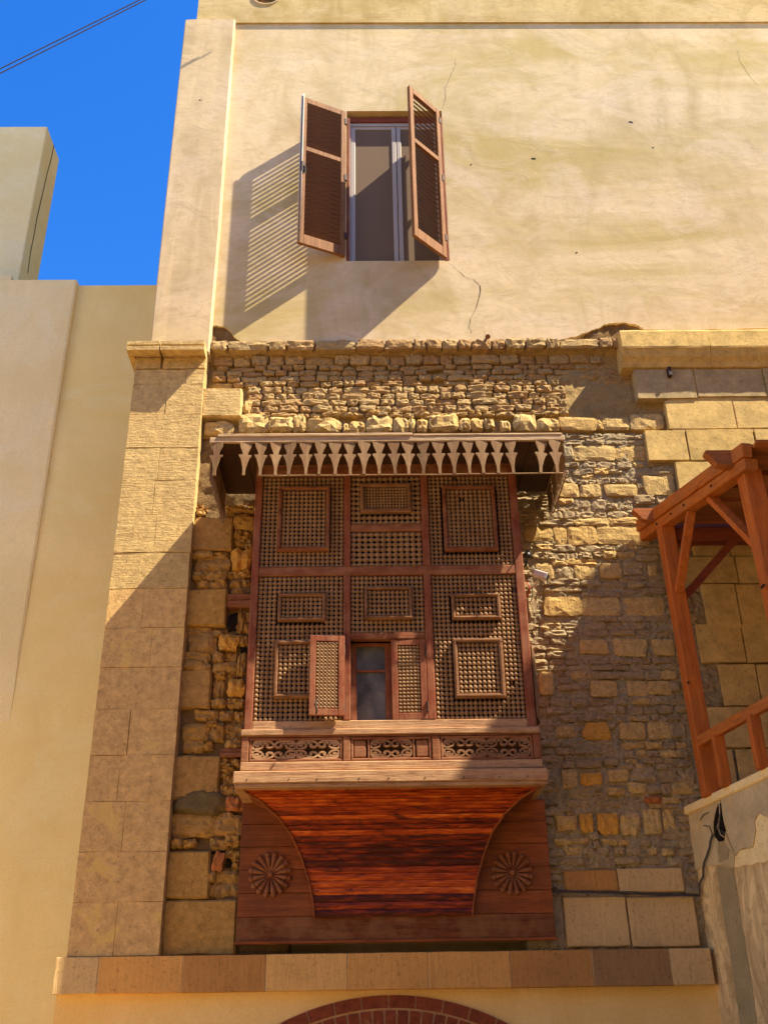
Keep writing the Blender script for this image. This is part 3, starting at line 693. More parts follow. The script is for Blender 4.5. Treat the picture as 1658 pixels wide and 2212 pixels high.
# ---- right rubble wall
xr0, xr1 = P(1110, 1300, 0).x-.1, P(1530, 1400, 0).x
def bedR(x, z):
    r_ = abs(fbm(x, z*1.5, 13, 11.0, 4))
    return .004+.014*fbm(x, z, 6, 15.0)+.034*r_+.008*fbm(x, z, 60, 1.0, 2)
zr0 = P(1350, 2046, -.02).z
rw = sheet('rubble_wall', xr0, 3.3, zr0-.1, zlow, .014, bedR, 'mortar_grey', house, .3312)
TR4 = [(420, 150, 760, 265), (760, 170, 820, 250), (825, 150, 1075, 260), (1085, 120, 1390, 255), (545, 410, 940, 550), (945, 425, 1230, 550), (455, 410, 540, 540), (640, 560, 760, 625), (765, 560, 940, 625), (960, 570, 1090, 630), (1110, 565, 1200, 615),
       (550, 630, 740, 680), (745, 630, 870, 680), (880, 640, 1000, 670), (1125, 625, 1290, 690), (1295, 615, 1490, 690), (640, 690, 760, 730), (770, 720, 890, 770), (900, 720, 1060, 770), (580, 740, 680, 780), (690, 735, 760, 775), (415, 770, 590, 895), (610, 785, 800, 895),
       (845, 785, 1140, 885), (1215, 700, 1490, 880), (410, 910, 540, 960), (545, 910, 715, 1010), (720, 910, 860, 1030), (1040, 910, 1120, 960), (1120, 880, 1310, 960), (1320, 880, 1480, 960), (865, 960, 960, 1010), (990, 970, 1080, 1010), (270, 1040, 440, 1100),
       (450, 1040, 600, 1100), (605, 1040, 740, 1100), (750, 1045, 860, 1100), (870, 1040, 1060, 1100), (240, 1110, 550, 1165), (555, 1105, 885, 1165), (890, 1095, 1215, 1160), (100, 1180, 350, 1310), (360, 1170, 495, 1345), (495, 1180, 765, 1345), (770, 1165, 1245, 1340),
       (1245, 1140, 1330, 1310), (200, 1340, 350, 1400), (355, 1350, 560, 1410), (580, 1350, 800, 1410), (810, 1345, 940, 1400), (950, 1345, 1060, 1400), (1065, 1340, 1150, 1390), (165, 1420, 300, 1480), (310, 1430, 465, 1490), (475, 1430, 590, 1490), (600, 1420, 720, 1480),
       (740, 1420, 820, 1460), (830, 1410, 950, 1470), (960, 1410, 1120, 1460), (340, 1490, 490, 1540), (490, 1480, 760, 1540), (390, 1545, 540, 1660), (565, 1535, 740, 1670), (800, 1525, 1000, 1660), (1255, 1540, 1330, 1640), (200, 1520, 360, 1660), (250, 1680, 330, 1730), (335, 1670, 600, 1730), (620, 1680, 800, 1730)]
TR5 = [(200, 80, 570, 130), (570, 140, 760, 185), (765, 135, 930, 185), (215, 190, 560, 355), (565, 190, 925, 355), (970, 185, 1340, 355), (60, 190, 150, 350), (550, 590, 810, 715), (870, 580, 1170, 740), (1240, 590, 1430, 730), (430, 505, 540, 570), (210, 500, 420, 560), (610, 890, 945, 950),
       (960, 890, 1155, 955), (1165, 880, 1310, 960), (1315, 880, 1450, 955), (480, 880, 605, 960), (650, 980, 890, 1120), (1000, 980, 1180, 1110), (1190, 980, 1400, 1100), (1400, 990, 1480, 1070), (170, 890, 300, 1100), (1010, 1220, 1150, 1290), (1170, 1220, 1285, 1280), (1290, 1210, 1420, 1280),
       (880, 1140, 1000, 1200), (1050, 1140, 1200, 1190), (1200, 1120, 1390, 1190), (710, 1295, 800, 1340), (805, 1300, 855, 1330), (900, 1325, 965, 1365), (820, 1370, 885, 1420), (1015, 1310, 1095, 1345), (1100, 1310, 1205, 1350), (1320, 1315, 1400, 1350), (1405, 1310, 1510, 1340), (930, 1370, 1160, 1520),
       (1195, 1360, 1400, 1515), (1400, 1380, 1530, 1500), (330, 1400, 500, 1500), (960, 1550, 1160, 1610), (1170, 1550, 1320, 1610), (1330, 1560, 1450, 1610), (1460, 1550, 1560, 1610), (975, 1630, 1060, 1700), (1080, 1620, 1170, 1680), (1180, 1630, 1300, 1685), (1310, 1625, 1450, 1690), (1455, 1620, 1560, 1690)]
TR6 = [(260, 80, 370, 130), (395, 60, 630, 130), (660, 55, 785, 110), (870, 50, 970, 95), (1055, 40, 1205, 90), (1225, 50, 1330, 95), (815, 100, 930, 150), (960, 100, 1040, 135), (1150, 100, 1250, 145), (1255, 95, 1330, 135), (270, 150, 400, 320), (930, 130, 1130, 255), (1195, 150, 1340, 265), (700, 150, 880, 260),
       (1400, 180, 1510, 290), (190, 270, 240, 330), (890, 280, 1045, 370), (1060, 300, 1190, 370), (1200, 290, 1280, 380), (1290, 270, 1500, 380), (700, 330, 850, 390), (400, 340, 530, 390), (1205, 410, 1380, 470), (1090, 475, 1200, 510), (1210, 480, 1340, 515), (210, 590, 395, 720), (1035, 530, 1190, 755), (1220, 525, 1320, 710),
       (200, 810, 360, 860), (370, 800, 510, 850), (640, 810, 780, 860), (790, 810, 900, 860), (1005, 810, 1090, 870), (290, 880, 440, 950), (460, 890, 560, 950), (600, 890, 700, 950), (760, 890, 850, 950), (865, 885, 995, 950), (1080, 890, 1150, 950), (1210, 900, 1310, 960), (570, 990, 720, 1080), (1260, 990, 1390, 1060)]
taken = []
for q, L_ in ((Q4, TR4), (Q5, TR5), (Q6, TR6)):
    for r_ in L_:
        x0, x1, z0, z1 = rect(q, r_, 0); taken.append((x0, x1, z0, z1)); big = (x1-x0)*(z1-z0) > .022
        stone_at('flush' if big else 'brick', 'rubble_stone', x0-.004, x1+.004, z0-.003, z1+.003, (-.016 if big else -.012)+rnd.uniform(-.008, .012), .10, 'rubble' if big or rnd.random() < .3 else 'brick_grey', rw, rnd.uniform(-.03, .03))
for q, r_, m_ in ((Q5, (580, 1370, 835, 1530), 'orange_stone'), (Q6, (440, 185, 640, 305), 'orange_stone'), (Q6, (600, 565, 795, 770), 'orange_stone'), (Q6, (810, 550, 1000, 770), 'rubble'), (Q6, (435, 570, 555, 750), 'orange_stone'), (Q6, (1035, 400, 1195, 470), 'red_brick')):
    x0, x1, z0, z1 = rect(q, r_, 0); taken.append((x0, x1, z0, z1))
    stone_at('rubble', 'rubble_stone', x0, x1, z0, z1, -.022, .14, m_, rw, rnd.uniform(-.04, .04))
for r_ in ((280, 1100, 780, 1310), (790, 1080, 1400, 1315), (290, 1352, 880, 1830), (895, 1352, 1530, 1830), (150, 1352, 280, 1830)):
    x0, x1, z0, z1 = rect(Q6, r_, 0); taken.append((x0, x1, z0, z1)); ashlar('ashlar_block', x0, x1, z0+.004, z1, -.02 if r_[0] > 200 else .0, .16, ('band_b' if r_[0] == 280 else 'band_c') if r_[0] > 200 else 'mortar_grey', rw, .008, .006)
x0, x1, z0, z1 = rect(Q6, (70, 445, 315, 505), 0); stone_at('chip', 'hollow_shade', x0, x1-.08, z0, z1-.02, .0, .05, 'mortar_dark', rw); taken.append((x0, x1, z0, z1))  # dark chip coloured for the shade of an open slot
z = zlow-.02; fill = []
while z > zr0+.4:
    h = rnd.uniform(.055, .078); x = xr0+rnd.uniform(.1, .2)
    while x < P(1505, 1500, 0).x:
        done = False
        for w in (rnd.uniform(.14, .26), rnd.uniform(.10, .14), rnd.uniform(.055, .09)):
            if not any(x+w > a-.002 and x < b+.002 and z > c+.012 and z-h < d-.012 for a, b, c, d in taken):
                if rnd.random() < .93: fill.append((x, x+w, z-h+.004, z-.003))
                done = True; break
        x += (w if done else .04)+rnd.uniform(.003, .014)
    z -= h
fill.sort(key=lambda b: -(b[1]-b[0])*(b[3]-b[2]))
rest2 = MB()
for b in fill[298:]:
    me = MESH.get(('brick', rnd.randrange(14), 'brick_grey'))
    if me is None: continue
    yf = -.004+rnd.uniform(-.014, .012); c = ((b[0]+b[1])/2, yf+.055, (b[2]+b[3])/2)
    rest2.add([(v.co.x*(b[1]-b[0])+c[0], v.co.y*.11+c[1], v.co.z*(b[3]-b[2])+c[2]) for v in me.vertices], [tuple(p.vertices) for p in me.polygons])
if rest2.v: rest2.build('small_fragment', 'brick_grey', rw, False, recalc=False)['kind'] = 'stuff'
for b in fill[:298]:
    stone_at('brick', 'brick_fragment', *b, -.004+rnd.uniform(-.014, .012), .11, 'brick_grey', rw)

# ---- dressed blocks and cornice on the right
AY = -.055
aw = MB().box(P(1446, 890, AY).x, 7.0, AY+.007, .32, zlow-.02, P(1450, 796, AY).z-.002).build('ashlar_wall', 'ashlar', house)
xR = 4.6
def ablk(q, r_, mat='ashlar', y=AY, xmin=None):
    x0, x1, z0, z1 = rect(q, r_, y); ashlar('ashlar_block', x0+.001, x1-.001, z0+.001, z1-.001, y+rnd.uniform(-.003, .003), .16, mat, aw, .0035, .003)
for r_ in ((275, 575, 893, 880), (905, 570, 1618, 862), (1630, 562, 2300, 855), (2310, 560, 3200, 852)): ablk(QC, r_, 'ashlar_shaded', AY-.012)
for r_ in ((602, 900, 1305, 1198), (1316, 896, 2060, 1190), (2070, 896, 2900, 1188)): ablk(QC, r_)
for r_ in ((388, 1212, 812, 1528), (824, 1205, 1530, 1526), (1545, 1200, 2300, 1524), (2310, 1195, 3100, 1520)): ablk(QC, r_)
for r_ in ((630, 318, 1300, 700), (1310, 318, 2100, 700), (560, 708, 1180, 1000), (1190, 705, 2000, 1000)): ablk(QS, r_)
# blocks behind the pergola
for r_ in ((800, 1140, 1210, 1390), (1220, 1140, 1900, 1388), (700, 1398, 1300, 1700), (1310, 1396, 2000, 1700), (940, 1712, 1320, 2215), (1330, 1712, 2000, 2212)): ablk(QS, r_, 'ashlar', -.022)
for r_ in ((870, 95, 1380, 530), (1390, 95, 2100, 528), (1130, 552, 1550, 1025), (1560, 550, 2200, 1022), (890, 1040, 1560, 1500), (1570, 1035, 2200, 1495), (1320, 1520, 1700, 1960), (1000, 1530, 1290, 1960)): ablk(QT, r_, 'ashlar', -.022)
cA = P(1341, 730, -.19).x; z1c, z0c = P(1450, 711.5, -.19).z, P(1450, 750.5, -.19).z; zsoff = P(1450, 797, AY).z
cor = [(.0, zsoff), (.03, zsoff+.004), (.055, zsoff+(z0c-zsoff)*.32), (.07, zsoff+(z0c-zsoff)*.42), (.092, zsoff+(z0c-zsoff)*.55), (.118, z0c-.015), (.132, z0c), (.136, z0c+.02), (.132, z1c-.02), (.125, z1c)]
xs = [cA, P(1540, 750, -.25).x, P(1720, 750, -.25).x, 5.2, 7.0]
for k in range(4): loft(cor, xs[k]+(.0 if k == 0 else .002), xs[k+1]-.002, k == 99, False, 'ashlar', 'cornice_stone', aw, AY, 3.0*k, .006, 16)
p = P(*QC(620, 620), AY-.02); MB().box(p.x-.018, p.x+.018, p.y-.05, p.y+.02, p.z-.055, p.z+.055, .005).build('iron_bracket', 'iron', house)

# ---- stone band and lower yellow wall with brick arch
BY = -.115
bz1, bz0 = P(850, 2058, BY).z, P(850, 2138, BY).z
bjs = [118, 213, 395, 575, 750, 925, 1102, 1280, 1450, 1540]
bxs = [P(b_, 2090, BY).x for b_ in bjs]
band = MB().box(bxs[0]+.01, bxs[-1]-.01, BY+.0075, .32, bz0+.004, bz1-.004).build('stone_band', 'pale_joint', house)
for a, b, m_ in zip(bxs[:-1], bxs[1:], ('band_c', 'band_a', 'band_b', 'band_e', 'band_a', 'band_a', 'band_b', 'band_d', 'band_c')): ashlar('band_stone', a+.003, b-.003, bz0, bz1, BY+rnd.uniform(-.003, .003), .3, m_, band, .004, .003)
LY = -.03
ac = P(842, 2150, LY); ax = ac.x; Ro = P(1090, 2212, LY).x-ax; dz = ac.z-P(842, 2212, LY).z
Rr = (Ro*Ro+dz*dz)/(2*dz)               # circle through crown and the points where it leaves the picture
Rr = max(1.6, min(Rr, 2.6)); zc_ = ac.z-Rr; Ri = Rr-.28; T0 = R(54)
lx0, lx1 = P(118, 2180, LY).x, P(1556, 2190, LY).x+.1
tt = [math.pi-T0-(math.pi-2*T0)*k/24 for k in range(25)]
oi = Ri*math.cos(T0)
holed_slab('lower_wall', [(lx0, 0), (ax-oi, 0)]+[(ax+Ri*math.cos(t), zc_+Ri*math.sin(t)) for t in tt]+[(ax+oi, 0), (lx1, 0), (lx1, bz0+.004), (lx0, bz0+.004)], [], LY, .332, 'yellow', house)
def ringseg(r0, r1, t0, t1, y0, y1, n=3):
    v = []; f = []
    for k in range(n+1):
        t = t0+(t1-t0)*k/n
        for r_ in (r0, r1):
            for y in (y0, y1): v.append((ax+r_*math.cos(t), y, zc_+r_*math.sin(t)))
    for k in range(n):
        a = 4*k; f += [(a, a+4, a+6, a+2), (a+1, a+3, a+7, a+5), (a, a+1, a+5, a+4), (a+2, a+6, a+7, a+3)]
    f += [(0, 2, 3, 1), (4*n, 4*n+1, 4*n+3, 4*n+2)]
    return MB().add(v, f)
arch = ringseg(Ri, Rr, T0, math.pi-T0, LY-.012, .02, 40).build('brick_arch', 'arch_mortar', house)
t = T0+.004
while t < math.pi-T0-.03:
    d = .205/Rr; ringseg(Rr-.092, Rr-.004, t, min(t+d, math.pi-T0), LY-.022, 0, 5).build('arch_brick', 'arch_brick', arch); t += d+.006
t = T0+.004
while t < math.pi-T0-.02:
    d = .075/Ri; ringseg(Ri+.004, Rr-.108, t, t+d, LY-.022, 0, 2).build('arch_brick', 'arch_brick', arch); t += d+.008
dr = MB().box(ax-oi-.05, ax+oi+.05, .12, .18, 0, zc_+Ri-.02).build('arch_door', 'bay_wood_v', house)
for k in range(-5, 6): MB().box(ax+k*.2-.006, ax+k*.2+.006, .105, .125, 0, zc_+math.sqrt(Ri*Ri-(k*.2)**2)-.04).build('door_batten', 'bay_wood_v', dr)
# ------------------------------------------------------------------ the lattice bay window
bay = root('lattice_bay_window', 'carved brown wooden lattice bay window under a fringed canopy', 'bay window', (0, -.3, 0))
bay.location = (0, 0, 0)
FY = -.62                                    # front of the lattice frame
def bx(px, y=1235): return P(px, y, FY).x
def bz(y, px=850): return P(px, y, FY).z
L0, L1, A0, A1, B0, B1, R0, R1 = [bx(q) for q in (543, 559, 742, 757, 914, 930, 1113, 1131)]
zT = bz(1012); zA1, zA0 = bz(1131), bz(1146); zB1, zB0 = bz(1222), bz(1241); zC1, zC0 = bz(1366), bz(1380); zD1, zD0 = bz(1555), bz(1574)
zE0 = bz(1587); zF0 = bz(1644); zG0 = bz(1663)
FD = .075
def post(a, b, z0, z1, y=FY, m='bay_wood_v', d=FD): return MB().box(a, b, y, y+d, z0, z1, .006).build('post', m, bay)
def rail(a, b, z0, z1, y=FY+.003, m='bay_wood', d=FD-.006, nm='rail'): return MB().box(a, b, y, y+d, z0, z1, .006).build(nm, m, bay)
post(L0, L1, zD0, zT); post(R0, R1, zD0, zT); post(A0, A1, zB1, zT); post(B0, B1, zB1, zT); post(A0, A1, zD1, zB0); post(B0, B1, zD1, zB0)
rail(L1, R0, zB0, zB1); rail(A1, B0, zA0, zA1, FY+.006); rail(A1, B0, zC0, zC1)
rail(L1, R0, zD0, zD1, FY+.002, 'pale_wood'); rail(L1, R0, zT-.07, zT)
rail(L0-.02, R1+.02, zE0, zD0, FY-.022, 'pale_wood', FD, 'ledge')
# turned bead lattice
pit = .0405
def bead_mesh(p, wx=.5, rr=.40):
    m = MB(); seg = 8
    prof = [(-.5, .17), (-.40, .30), (-.22, rr), (0, rr*1.04), (.22, rr), (.40, .30), (.5, .17)]
    v = [(x*p*2*wx, -r_*p*math.cos(2*math.pi*k/seg), r_*p*math.sin(2*math.pi*k/seg)) for x, r_ in prof for k in range(seg)]
    f = [(i*seg+k, i*seg+(k+1) % seg, (i+1)*seg+(k+1) % seg, (i+1)*seg+k) for i in range(len(prof)-1) for k in range(seg)]
    return v, f
lat_objs = []
def lattice(x0, x1, z0, z1, y, holes=(), p=pit, rr=.53, rod=.15, single=False, rows_only=False, name='lattice'):
    nx, nz = max(1, round((x1-x0)/p)), max(1, round((z1-z0)/p)); sx, sz = (x1-x0)/nx, (z1-z0)/nz
    bv, bf = bead_mesh(sx, .5, rr); m = MB(); keep = []
    for j in range(nz):
        for i in range(nx):
            x, z = x0+sx*(i+.5), z0+sz*(j+.5)
            if any(a < x < b and c < z < d for a, b, c, d in holes): continue
            sc = rnd.uniform(.92, 1.05)
            if rnd.random() < .005: continue
            if single: keep.append((x, z))
            else: m.add([(x+vx, y+vy*sc, z+vz*sc) for vx, vy, vz in bv], bf)
    for i in range(nx):
        x = x0+sx*(i+.5); cuts = sorted([(c, d) for a, b, c, d in holes if a < x < b]); zz = z0
        for c, d in cuts+[(z1, z1)]:
            if c-zz > .005: m.box(x-rod*sx, x+rod*sx, y-rod*sx*.8, y+rod*sx*.8, zz, c)
            zz = d
    o = m.build(name, 'bead', bay, True, recalc=False); o['kind'] = 'stuff'
    if single:
        me = bpy.data.meshes.new('bead'); me.from_pydata(bv, [], bf)
        for pg in me.polygons: pg.use_smooth = True
        me.materials.append(MT['bead'])
        for x, z in keep[:300]:
            b = bpy.data.objects.new('bead', me); col.objects.link(b); b.parent = o; b.location = (x, y, z)
            s_ = rnd.uniform(.94, 1.05); b.scale = (1, s_, s_)
        if len(keep) > 300:
            m2 = MB()
            for x, z in keep[300:]: m2.add([(x+a, y+b, z+c) for a, b, c in bv], bf)
            m2.build('upper_bead', 'bead', o, True, recalc=False)['kind'] = 'stuff'
    return o
def hole(a, b, c, d):                          # pixel rectangle -> world rectangle on the frame plane
    return (P(a, (c+d)/2, FY).x, P(b, (c+d)/2, FY).x, P((a+b)/2, d, FY).z, P((a+b)/2, c, FY).z)
def inner(r_, w=.034, p=pit, y=FY+.012, rr=.53, mat='hatch', lat=True, **k):
    """small framed hatch set in a panel"""
    x0, x1, z0, z1 = r_; m = MB(); yf = y-.03
    m.box(x0, x1, yf, yf+.05, z1-w, z1, .005).box(x0, x1, yf, yf+.05, z0, z0+w, .005).box(x0, x0+w, yf+.002, yf+.048, z0+w, z1-w, .005).box(x1-w, x1, yf+.002, yf+.048, z0+w, z1-w, .005)
    e = .010                                   # raised bead round the inside edge
    m.box(x0+w*.35, x1-w*.35, yf-.007, yf, z1-w*.65, z1-w*.4).box(x0+w*.35, x1-w*.35, yf-.007, yf, z0+w*.4, z0+w*.65)
    m.box(x0+w*.4, x0+w*.65, yf-.006, yf, z0+w*.65, z1-w*.65).box(x1-w*.65, x1-w*.4, yf-.006, yf, z0+w*.65, z1-w*.65)
    m.build('hatch_frame', mat, bay)
    if lat: lattice(x0+w, x1-w, z0+w, z1-w, y+.004, (), p, rr, **k)
LYb = FY+.038
h1 = hole(600, 712, 1052, 1190); h2 = hole(957, 1072, 1050, 1190); h3 = hole(600, 703, 1283, 1342); h4 = hole(975, 1080, 1283, 1338)
h5 = hole(592, 690, 1385, 1508); h6 = hole(980, 1088, 1380, 1508); h7 = hole(787, 890, 1268, 1338); h8 = hole(778, 887, 1045, 1108)
zt2 = zT-.07
lattice(L1, A0, zB1, zt2, LYb, [h1]); lattice(B1, R0, zB1, zt2, LYb, [h2])
lattice(A1, B0, zA1, zt2, LYb, [h8], .05, .44); lattice(A1, B0, zB1, zA0, LYb, (), .052, .42, .16)
lattice(L1, A0, zD1, zB0, LYb, [h3, h5]); lattice(A1, B0, zC1, zB0, LYb, [h7])
lattice(B1, R0, zD1, zB0, LYb, [h4, h6], single=True)
inner(h1, mat='bay_wood'); inner(h2, mat='bay_wood'); inner(h3, .028); inner(h4, .028); inner(h5, .030); inner(h6, .034); inner(h7, .028); inner(h8, .034, p=.028)
# centre opening: inner glazed sash, two small hinged lattice leaves
gx0, gx1 = A1, B0
gz0, gz1 = zD1, zC0
gy = FY+.10
sash = MB()
sx0, sx1 = bx(757, 1470), bx(845, 1470)
for a, b, c, d in ((sx0, sx0+.05, gz0, gz1), (sx1-.05, sx1+.02, gz0, gz1), (sx0+.05, sx1-.05, gz0, gz0+.02), (sx0+.05, sx1-.05, gz1-.03, gz1), (sx0+.05, sx1-.05, bz(1443), bz(1438))):
    sash.box(a, b, gy, gy+.04, c, d, .003)
sash = sash.build('sash_frame', 'bay_wood_v', bay)
MB().box(sx0+.045, sx1-.045, gy+.018, gy+.022, gz0+.018, bz(1443)+.002).build('glass_pane', 'glass', sash)
MB().box(sx0+.045, sx1-.045, gy+.018, gy+.022, bz(1438)-.002, gz1-.028).build('glass_pane', 'glass', sash)
def leaf(x0, x1, z0, z1, y, ang, hinge_right):
    """lattice leaf; local x from its hinge"""
    w, h = x1-x0, z1-z0; sgn = -1 if hinge_right else 1; st = .052
    m = MB(); T = .036
    for a, b, c, d, e in ((0, st, 0, h, 0), (w-st, w, 0, h, 0), (st, w-st, 0, .055, .002), (st, w-st, h-.05, h, .002)):
        xa, xb = sorted((sgn*a, sgn*b)); m.box(xa, xb, -T/2+e, T/2-e, c, d, .004)
    o = m.build('lattice_leaf', 'bay_wood_v', bay); o.location = (x1 if hinge_right else x0, y, z0); o.rotation_euler = (0, 0, ang)
    p = .031; nx, nz = round((w-2*st)/p), round((h-.105)/p); m = MB(); sx, sz = (w-2*st)/nx, (h-.105)/nz; bv, bf = bead_mesh(sx, .5, .42)
    for j in range(nz):
        for i in range(nx):
            x, z = st+sx*(i+.5), .055+sz*(j+.5); m.add([(sgn*x+a, b, z+c) for a, b, c in bv], bf)
            if i < nx-1 and j < nz-1: m.add([(sgn*(x+sx/2)+a*.5, .006+b*.5, z+sz/2+c*.6) for a, b, c in bv], bf)
    for i in range(nx):
        x = sgn*(st+sx*(i+.5)); m.box(x-.004, x+.004, -.004, .004, .055, h-.05)
    q = m.build('leaf_lattice', 'bead', o, True, recalc=False); q['kind'] = 'stuff'
    k = MB()
    for zz in (.06, h-.16): k.tube([(sgn*.0, -T/2-.006, zz), (sgn*.0, -T/2-.006, zz+.09)], .008, 6)
    k.build('leaf_hinge', 'iron', o)
    return o
lx0_, lx1_ = P(680, 1470, FY-.08).x, P(753, 1470, FY-.02).x
lw = P(753, 1470, FY-.02).x-P(680, 1470, FY-.10).x
leaf(A0+.012, A0+.012+lw+.015, zD1+.02, zC0+.005, FY-.055, math.pi+R(5), False)       # folded back over the left panel
leaf(bx(846, 1470), B0-.002, zD1+.004, zC0-.004, FY+.018, R(-2), True)
o = MB().tube([(0, 0, 0), (-.012, -.02, -.05), (.004, -.015, -.10), (-.006, -.01, -.13)], .008, 6).build('latch', 'iron', bay); o.location = P(684, 1510, FY-.14)
# sides and dark back of the bay
for xa, xb in ((L0+.004, L0+.03), (R1-.03, R1-.004)):
    MB().box(xa, xb, FY+FD, .03, zG0, zT).build('side_panel', 'bay_wood_v', bay)
    for zz in (zT-.08, zB0, zD0): MB().box(xa-.012, xb+.012, FY+FD, .0, zz, zz+.07, .005).build('side_rail', 'bay_wood', bay)
MB().box(L0+.04, R1-.04, FY+.30, FY+.33, zG0+.02, zT).build('dark_room_board', 'dark_in', bay)  # near-black board painted for the unlit room behind the lattice
# half open leaf on the right side
q0, q1 = P(1148, 1470, FY+.06), P(1168, 1470, FY+.30)
for k in range(4):
    xx = R1+.012+.014*k; MB().box(xx, xx+.011, FY+.03+.05*k, FY+.30, bz(1550), bz(1392)-.01*k, .003).build('side_leaf', 'fringe', bay)
# frieze with carved scrolls
fz0, fz1 = zF0, zE0
fxs = [L0-.012, bx(537, 1615), bx(741, 1615), bx(756, 1615), bx(933, 1615), bx(950, 1615), bx(1152, 1615), R1+.03]
rail(L0-.014, R1+.022, fz1-.012, fz1-.001, FY-.012, 'bay_wood', FD, 'frieze_rail'); rail(L0-.014, R1+.022, zG0+.001, fz0, FY-.014, 'pale_wood', FD, 'frieze_rail')
for a, b in ((L0-.012, bx(537, 1615)), (bx(741, 1615), bx(756, 1615)), (bx(933, 1615), bx(950, 1615)), (bx(1152, 1615), R1+.02)):
    MB().box(a, b, FY-.010, FY+.06, fz0+.001, fz1-.013, .005).build('frieze_stile', 'bay_wood', bay)
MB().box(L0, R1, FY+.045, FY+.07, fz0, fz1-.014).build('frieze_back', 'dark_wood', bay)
def scroll_unit(x0, x1, z0, z1, y, mat):
    m = MB(); cx, cz = (x0+x1)/2, (z0+z1)/2; hw, hh_ = (x1-x0)/2, (z1-z0)/2; th = hh_*.15
    A = [(0.04, .93), (0.03, .5), (.08, .2), (.2, .09), (.45, .08), (.7, .08), (.88, .18), (.96, .38), (.93, .62), (.8, .72), (.68, .64), (.66, .5), (.74, .42)]
    B = [(.30, .50), (.22, .58), (.13, .46), (.18, .30), (.34, .28), (.46, .42), (.46, .62), (.36, .80), (.22, .90), (.08, .93)]
    C = [(.46, .42), (.58, .26), (.72, .18)]
    for sx in (-1, 1):
        for sz in (-1, 1):
            for path, w in ((A, 1.0), (B, 1.0), (C, .8)):
                pts = [Vector((cx+sx*hw*(1-a), y, cz+sz*hh_*(1-b))) for a, b in path]; fine = []
                for k in range(len(pts)-1):
                    p0, p1, p2, p3 = pts[max(k-1, 0)], pts[k], pts[k+1], pts[min(k+2, len(pts)-1)]
                    for s_ in range(3):
                        t = s_/3; fine.append(.5*((2*p1)+(p2-p0)*t+(2*p0-5*p1+4*p2-p3)*t*t+(-p0+3*p1-3*p2+p3)*t**3))
                fine.append(pts[-1]); v = []; n = len(fine)
                for k, p in enumerate(fine):
                    d = (fine[min(k+1, n-1)]-fine[max(k-1, 0)]); nn = Vector((-d.z, 0, d.x)).normalized()*th*w
                    v += [p+nn+Vector((0, .03, 0)), p+nn*.7+Vector((0, -.006, 0)), p-nn*.7+Vector((0, -.006, 0)), p-nn+Vector((0, .03, 0))]
                f = [(4*k+i, 4*k+i+1, 4*k+i+5, 4*k+i+4) for k in range(n-1) for i in range(3)]+[(0, 1, 2, 3), (4*n-1, 4*n-2, 4*n-3, 4*n-4)]
                m.add(v, f)
            for a, b in ((.27, .52), (.70, .52)):
                p = Vector((cx+sx*hw*(1-a), y-.004, cz+sz*hh_*(1-b))); m.add(*[(lambda q: (q.v, q.f))(MB().tube([p, p+Vector((0, .03, 0))], hh_*.14, 8))][0])
    return m.build('carved_scroll', mat, bay)
def fpanel(pa, pb, units, mat, side=False):
    x0, x1 = bx(pa, 1615), bx(pb, 1615); e = .022; m = MB(); zz0, zz1 = fz0+.004, fz1-.016
    m.box(x0, x1, FY-.004, FY+.03, zz1-e, zz1, .005).box(x0, x1, FY-.004, FY+.03, zz0, zz0+e, .005).box(x0, x0+e, FY-.003, FY+.03, zz0+e, zz1-e, .005).box(x1-e, x1, FY-.003, FY+.03, zz0+e, zz1-e, .005)
    m.build('panel_frame', 'bay_wood', bay); a, b = x0+e+.004, x1-e-.004
    if side:
        w = (b-a)*.165
        for c, d in ((a, a+w), (b-w, b)): MB().box(c, d, FY+.002, FY+.03, zz0+e+.006, zz1-e-.006, .010).build('raised_panel', 'bay_wood', bay)
        for c in (a+w+.012, b-w-.028): MB().box(c, c+.016, FY+.0, FY+.03, zz0+e, zz1-e, .004).build('panel_bar', 'bay_wood', bay)
        a, b = a+w+.036, b-w-.036
    for k in range(units):
        scroll_unit(a+(b-a)*k/units, a+(b-a)*(k+1)/units, zz0+e+.002, zz1-e-.002, FY+.008, mat)
fpanel(538, 740, 2, 'pale_wood'); fpanel(757, 932, 1, 'hatch', True); fpanel(951, 1151, 2, 'hatch')
# sill
SY = -.70
sz1, sz0 = P(850, 1662, SY).z, P(850, 1692, SY).z; sX0, sX1 = P(503, 1678, SY).x, P(1184, 1674, SY).x
m = MB().box(sX0, sX1, SY, SY+.62, sz0+.012, sz1, .008).box(sX0+.012, sX1-.012, SY+.014, SY+.6, sz0-.02, sz0+.014, .006)
m.build('sill', 'pale_wood', bay)
for k in range(9):
    p = sX0+(sX1-sX0)*(k+.5)/9+rnd.uniform(-.03, .03); MB().tube([(p, SY-.003, sz0+.04), (p, SY+.01, sz0+.04)], .006, 6).build('nail', 'iron', bay)
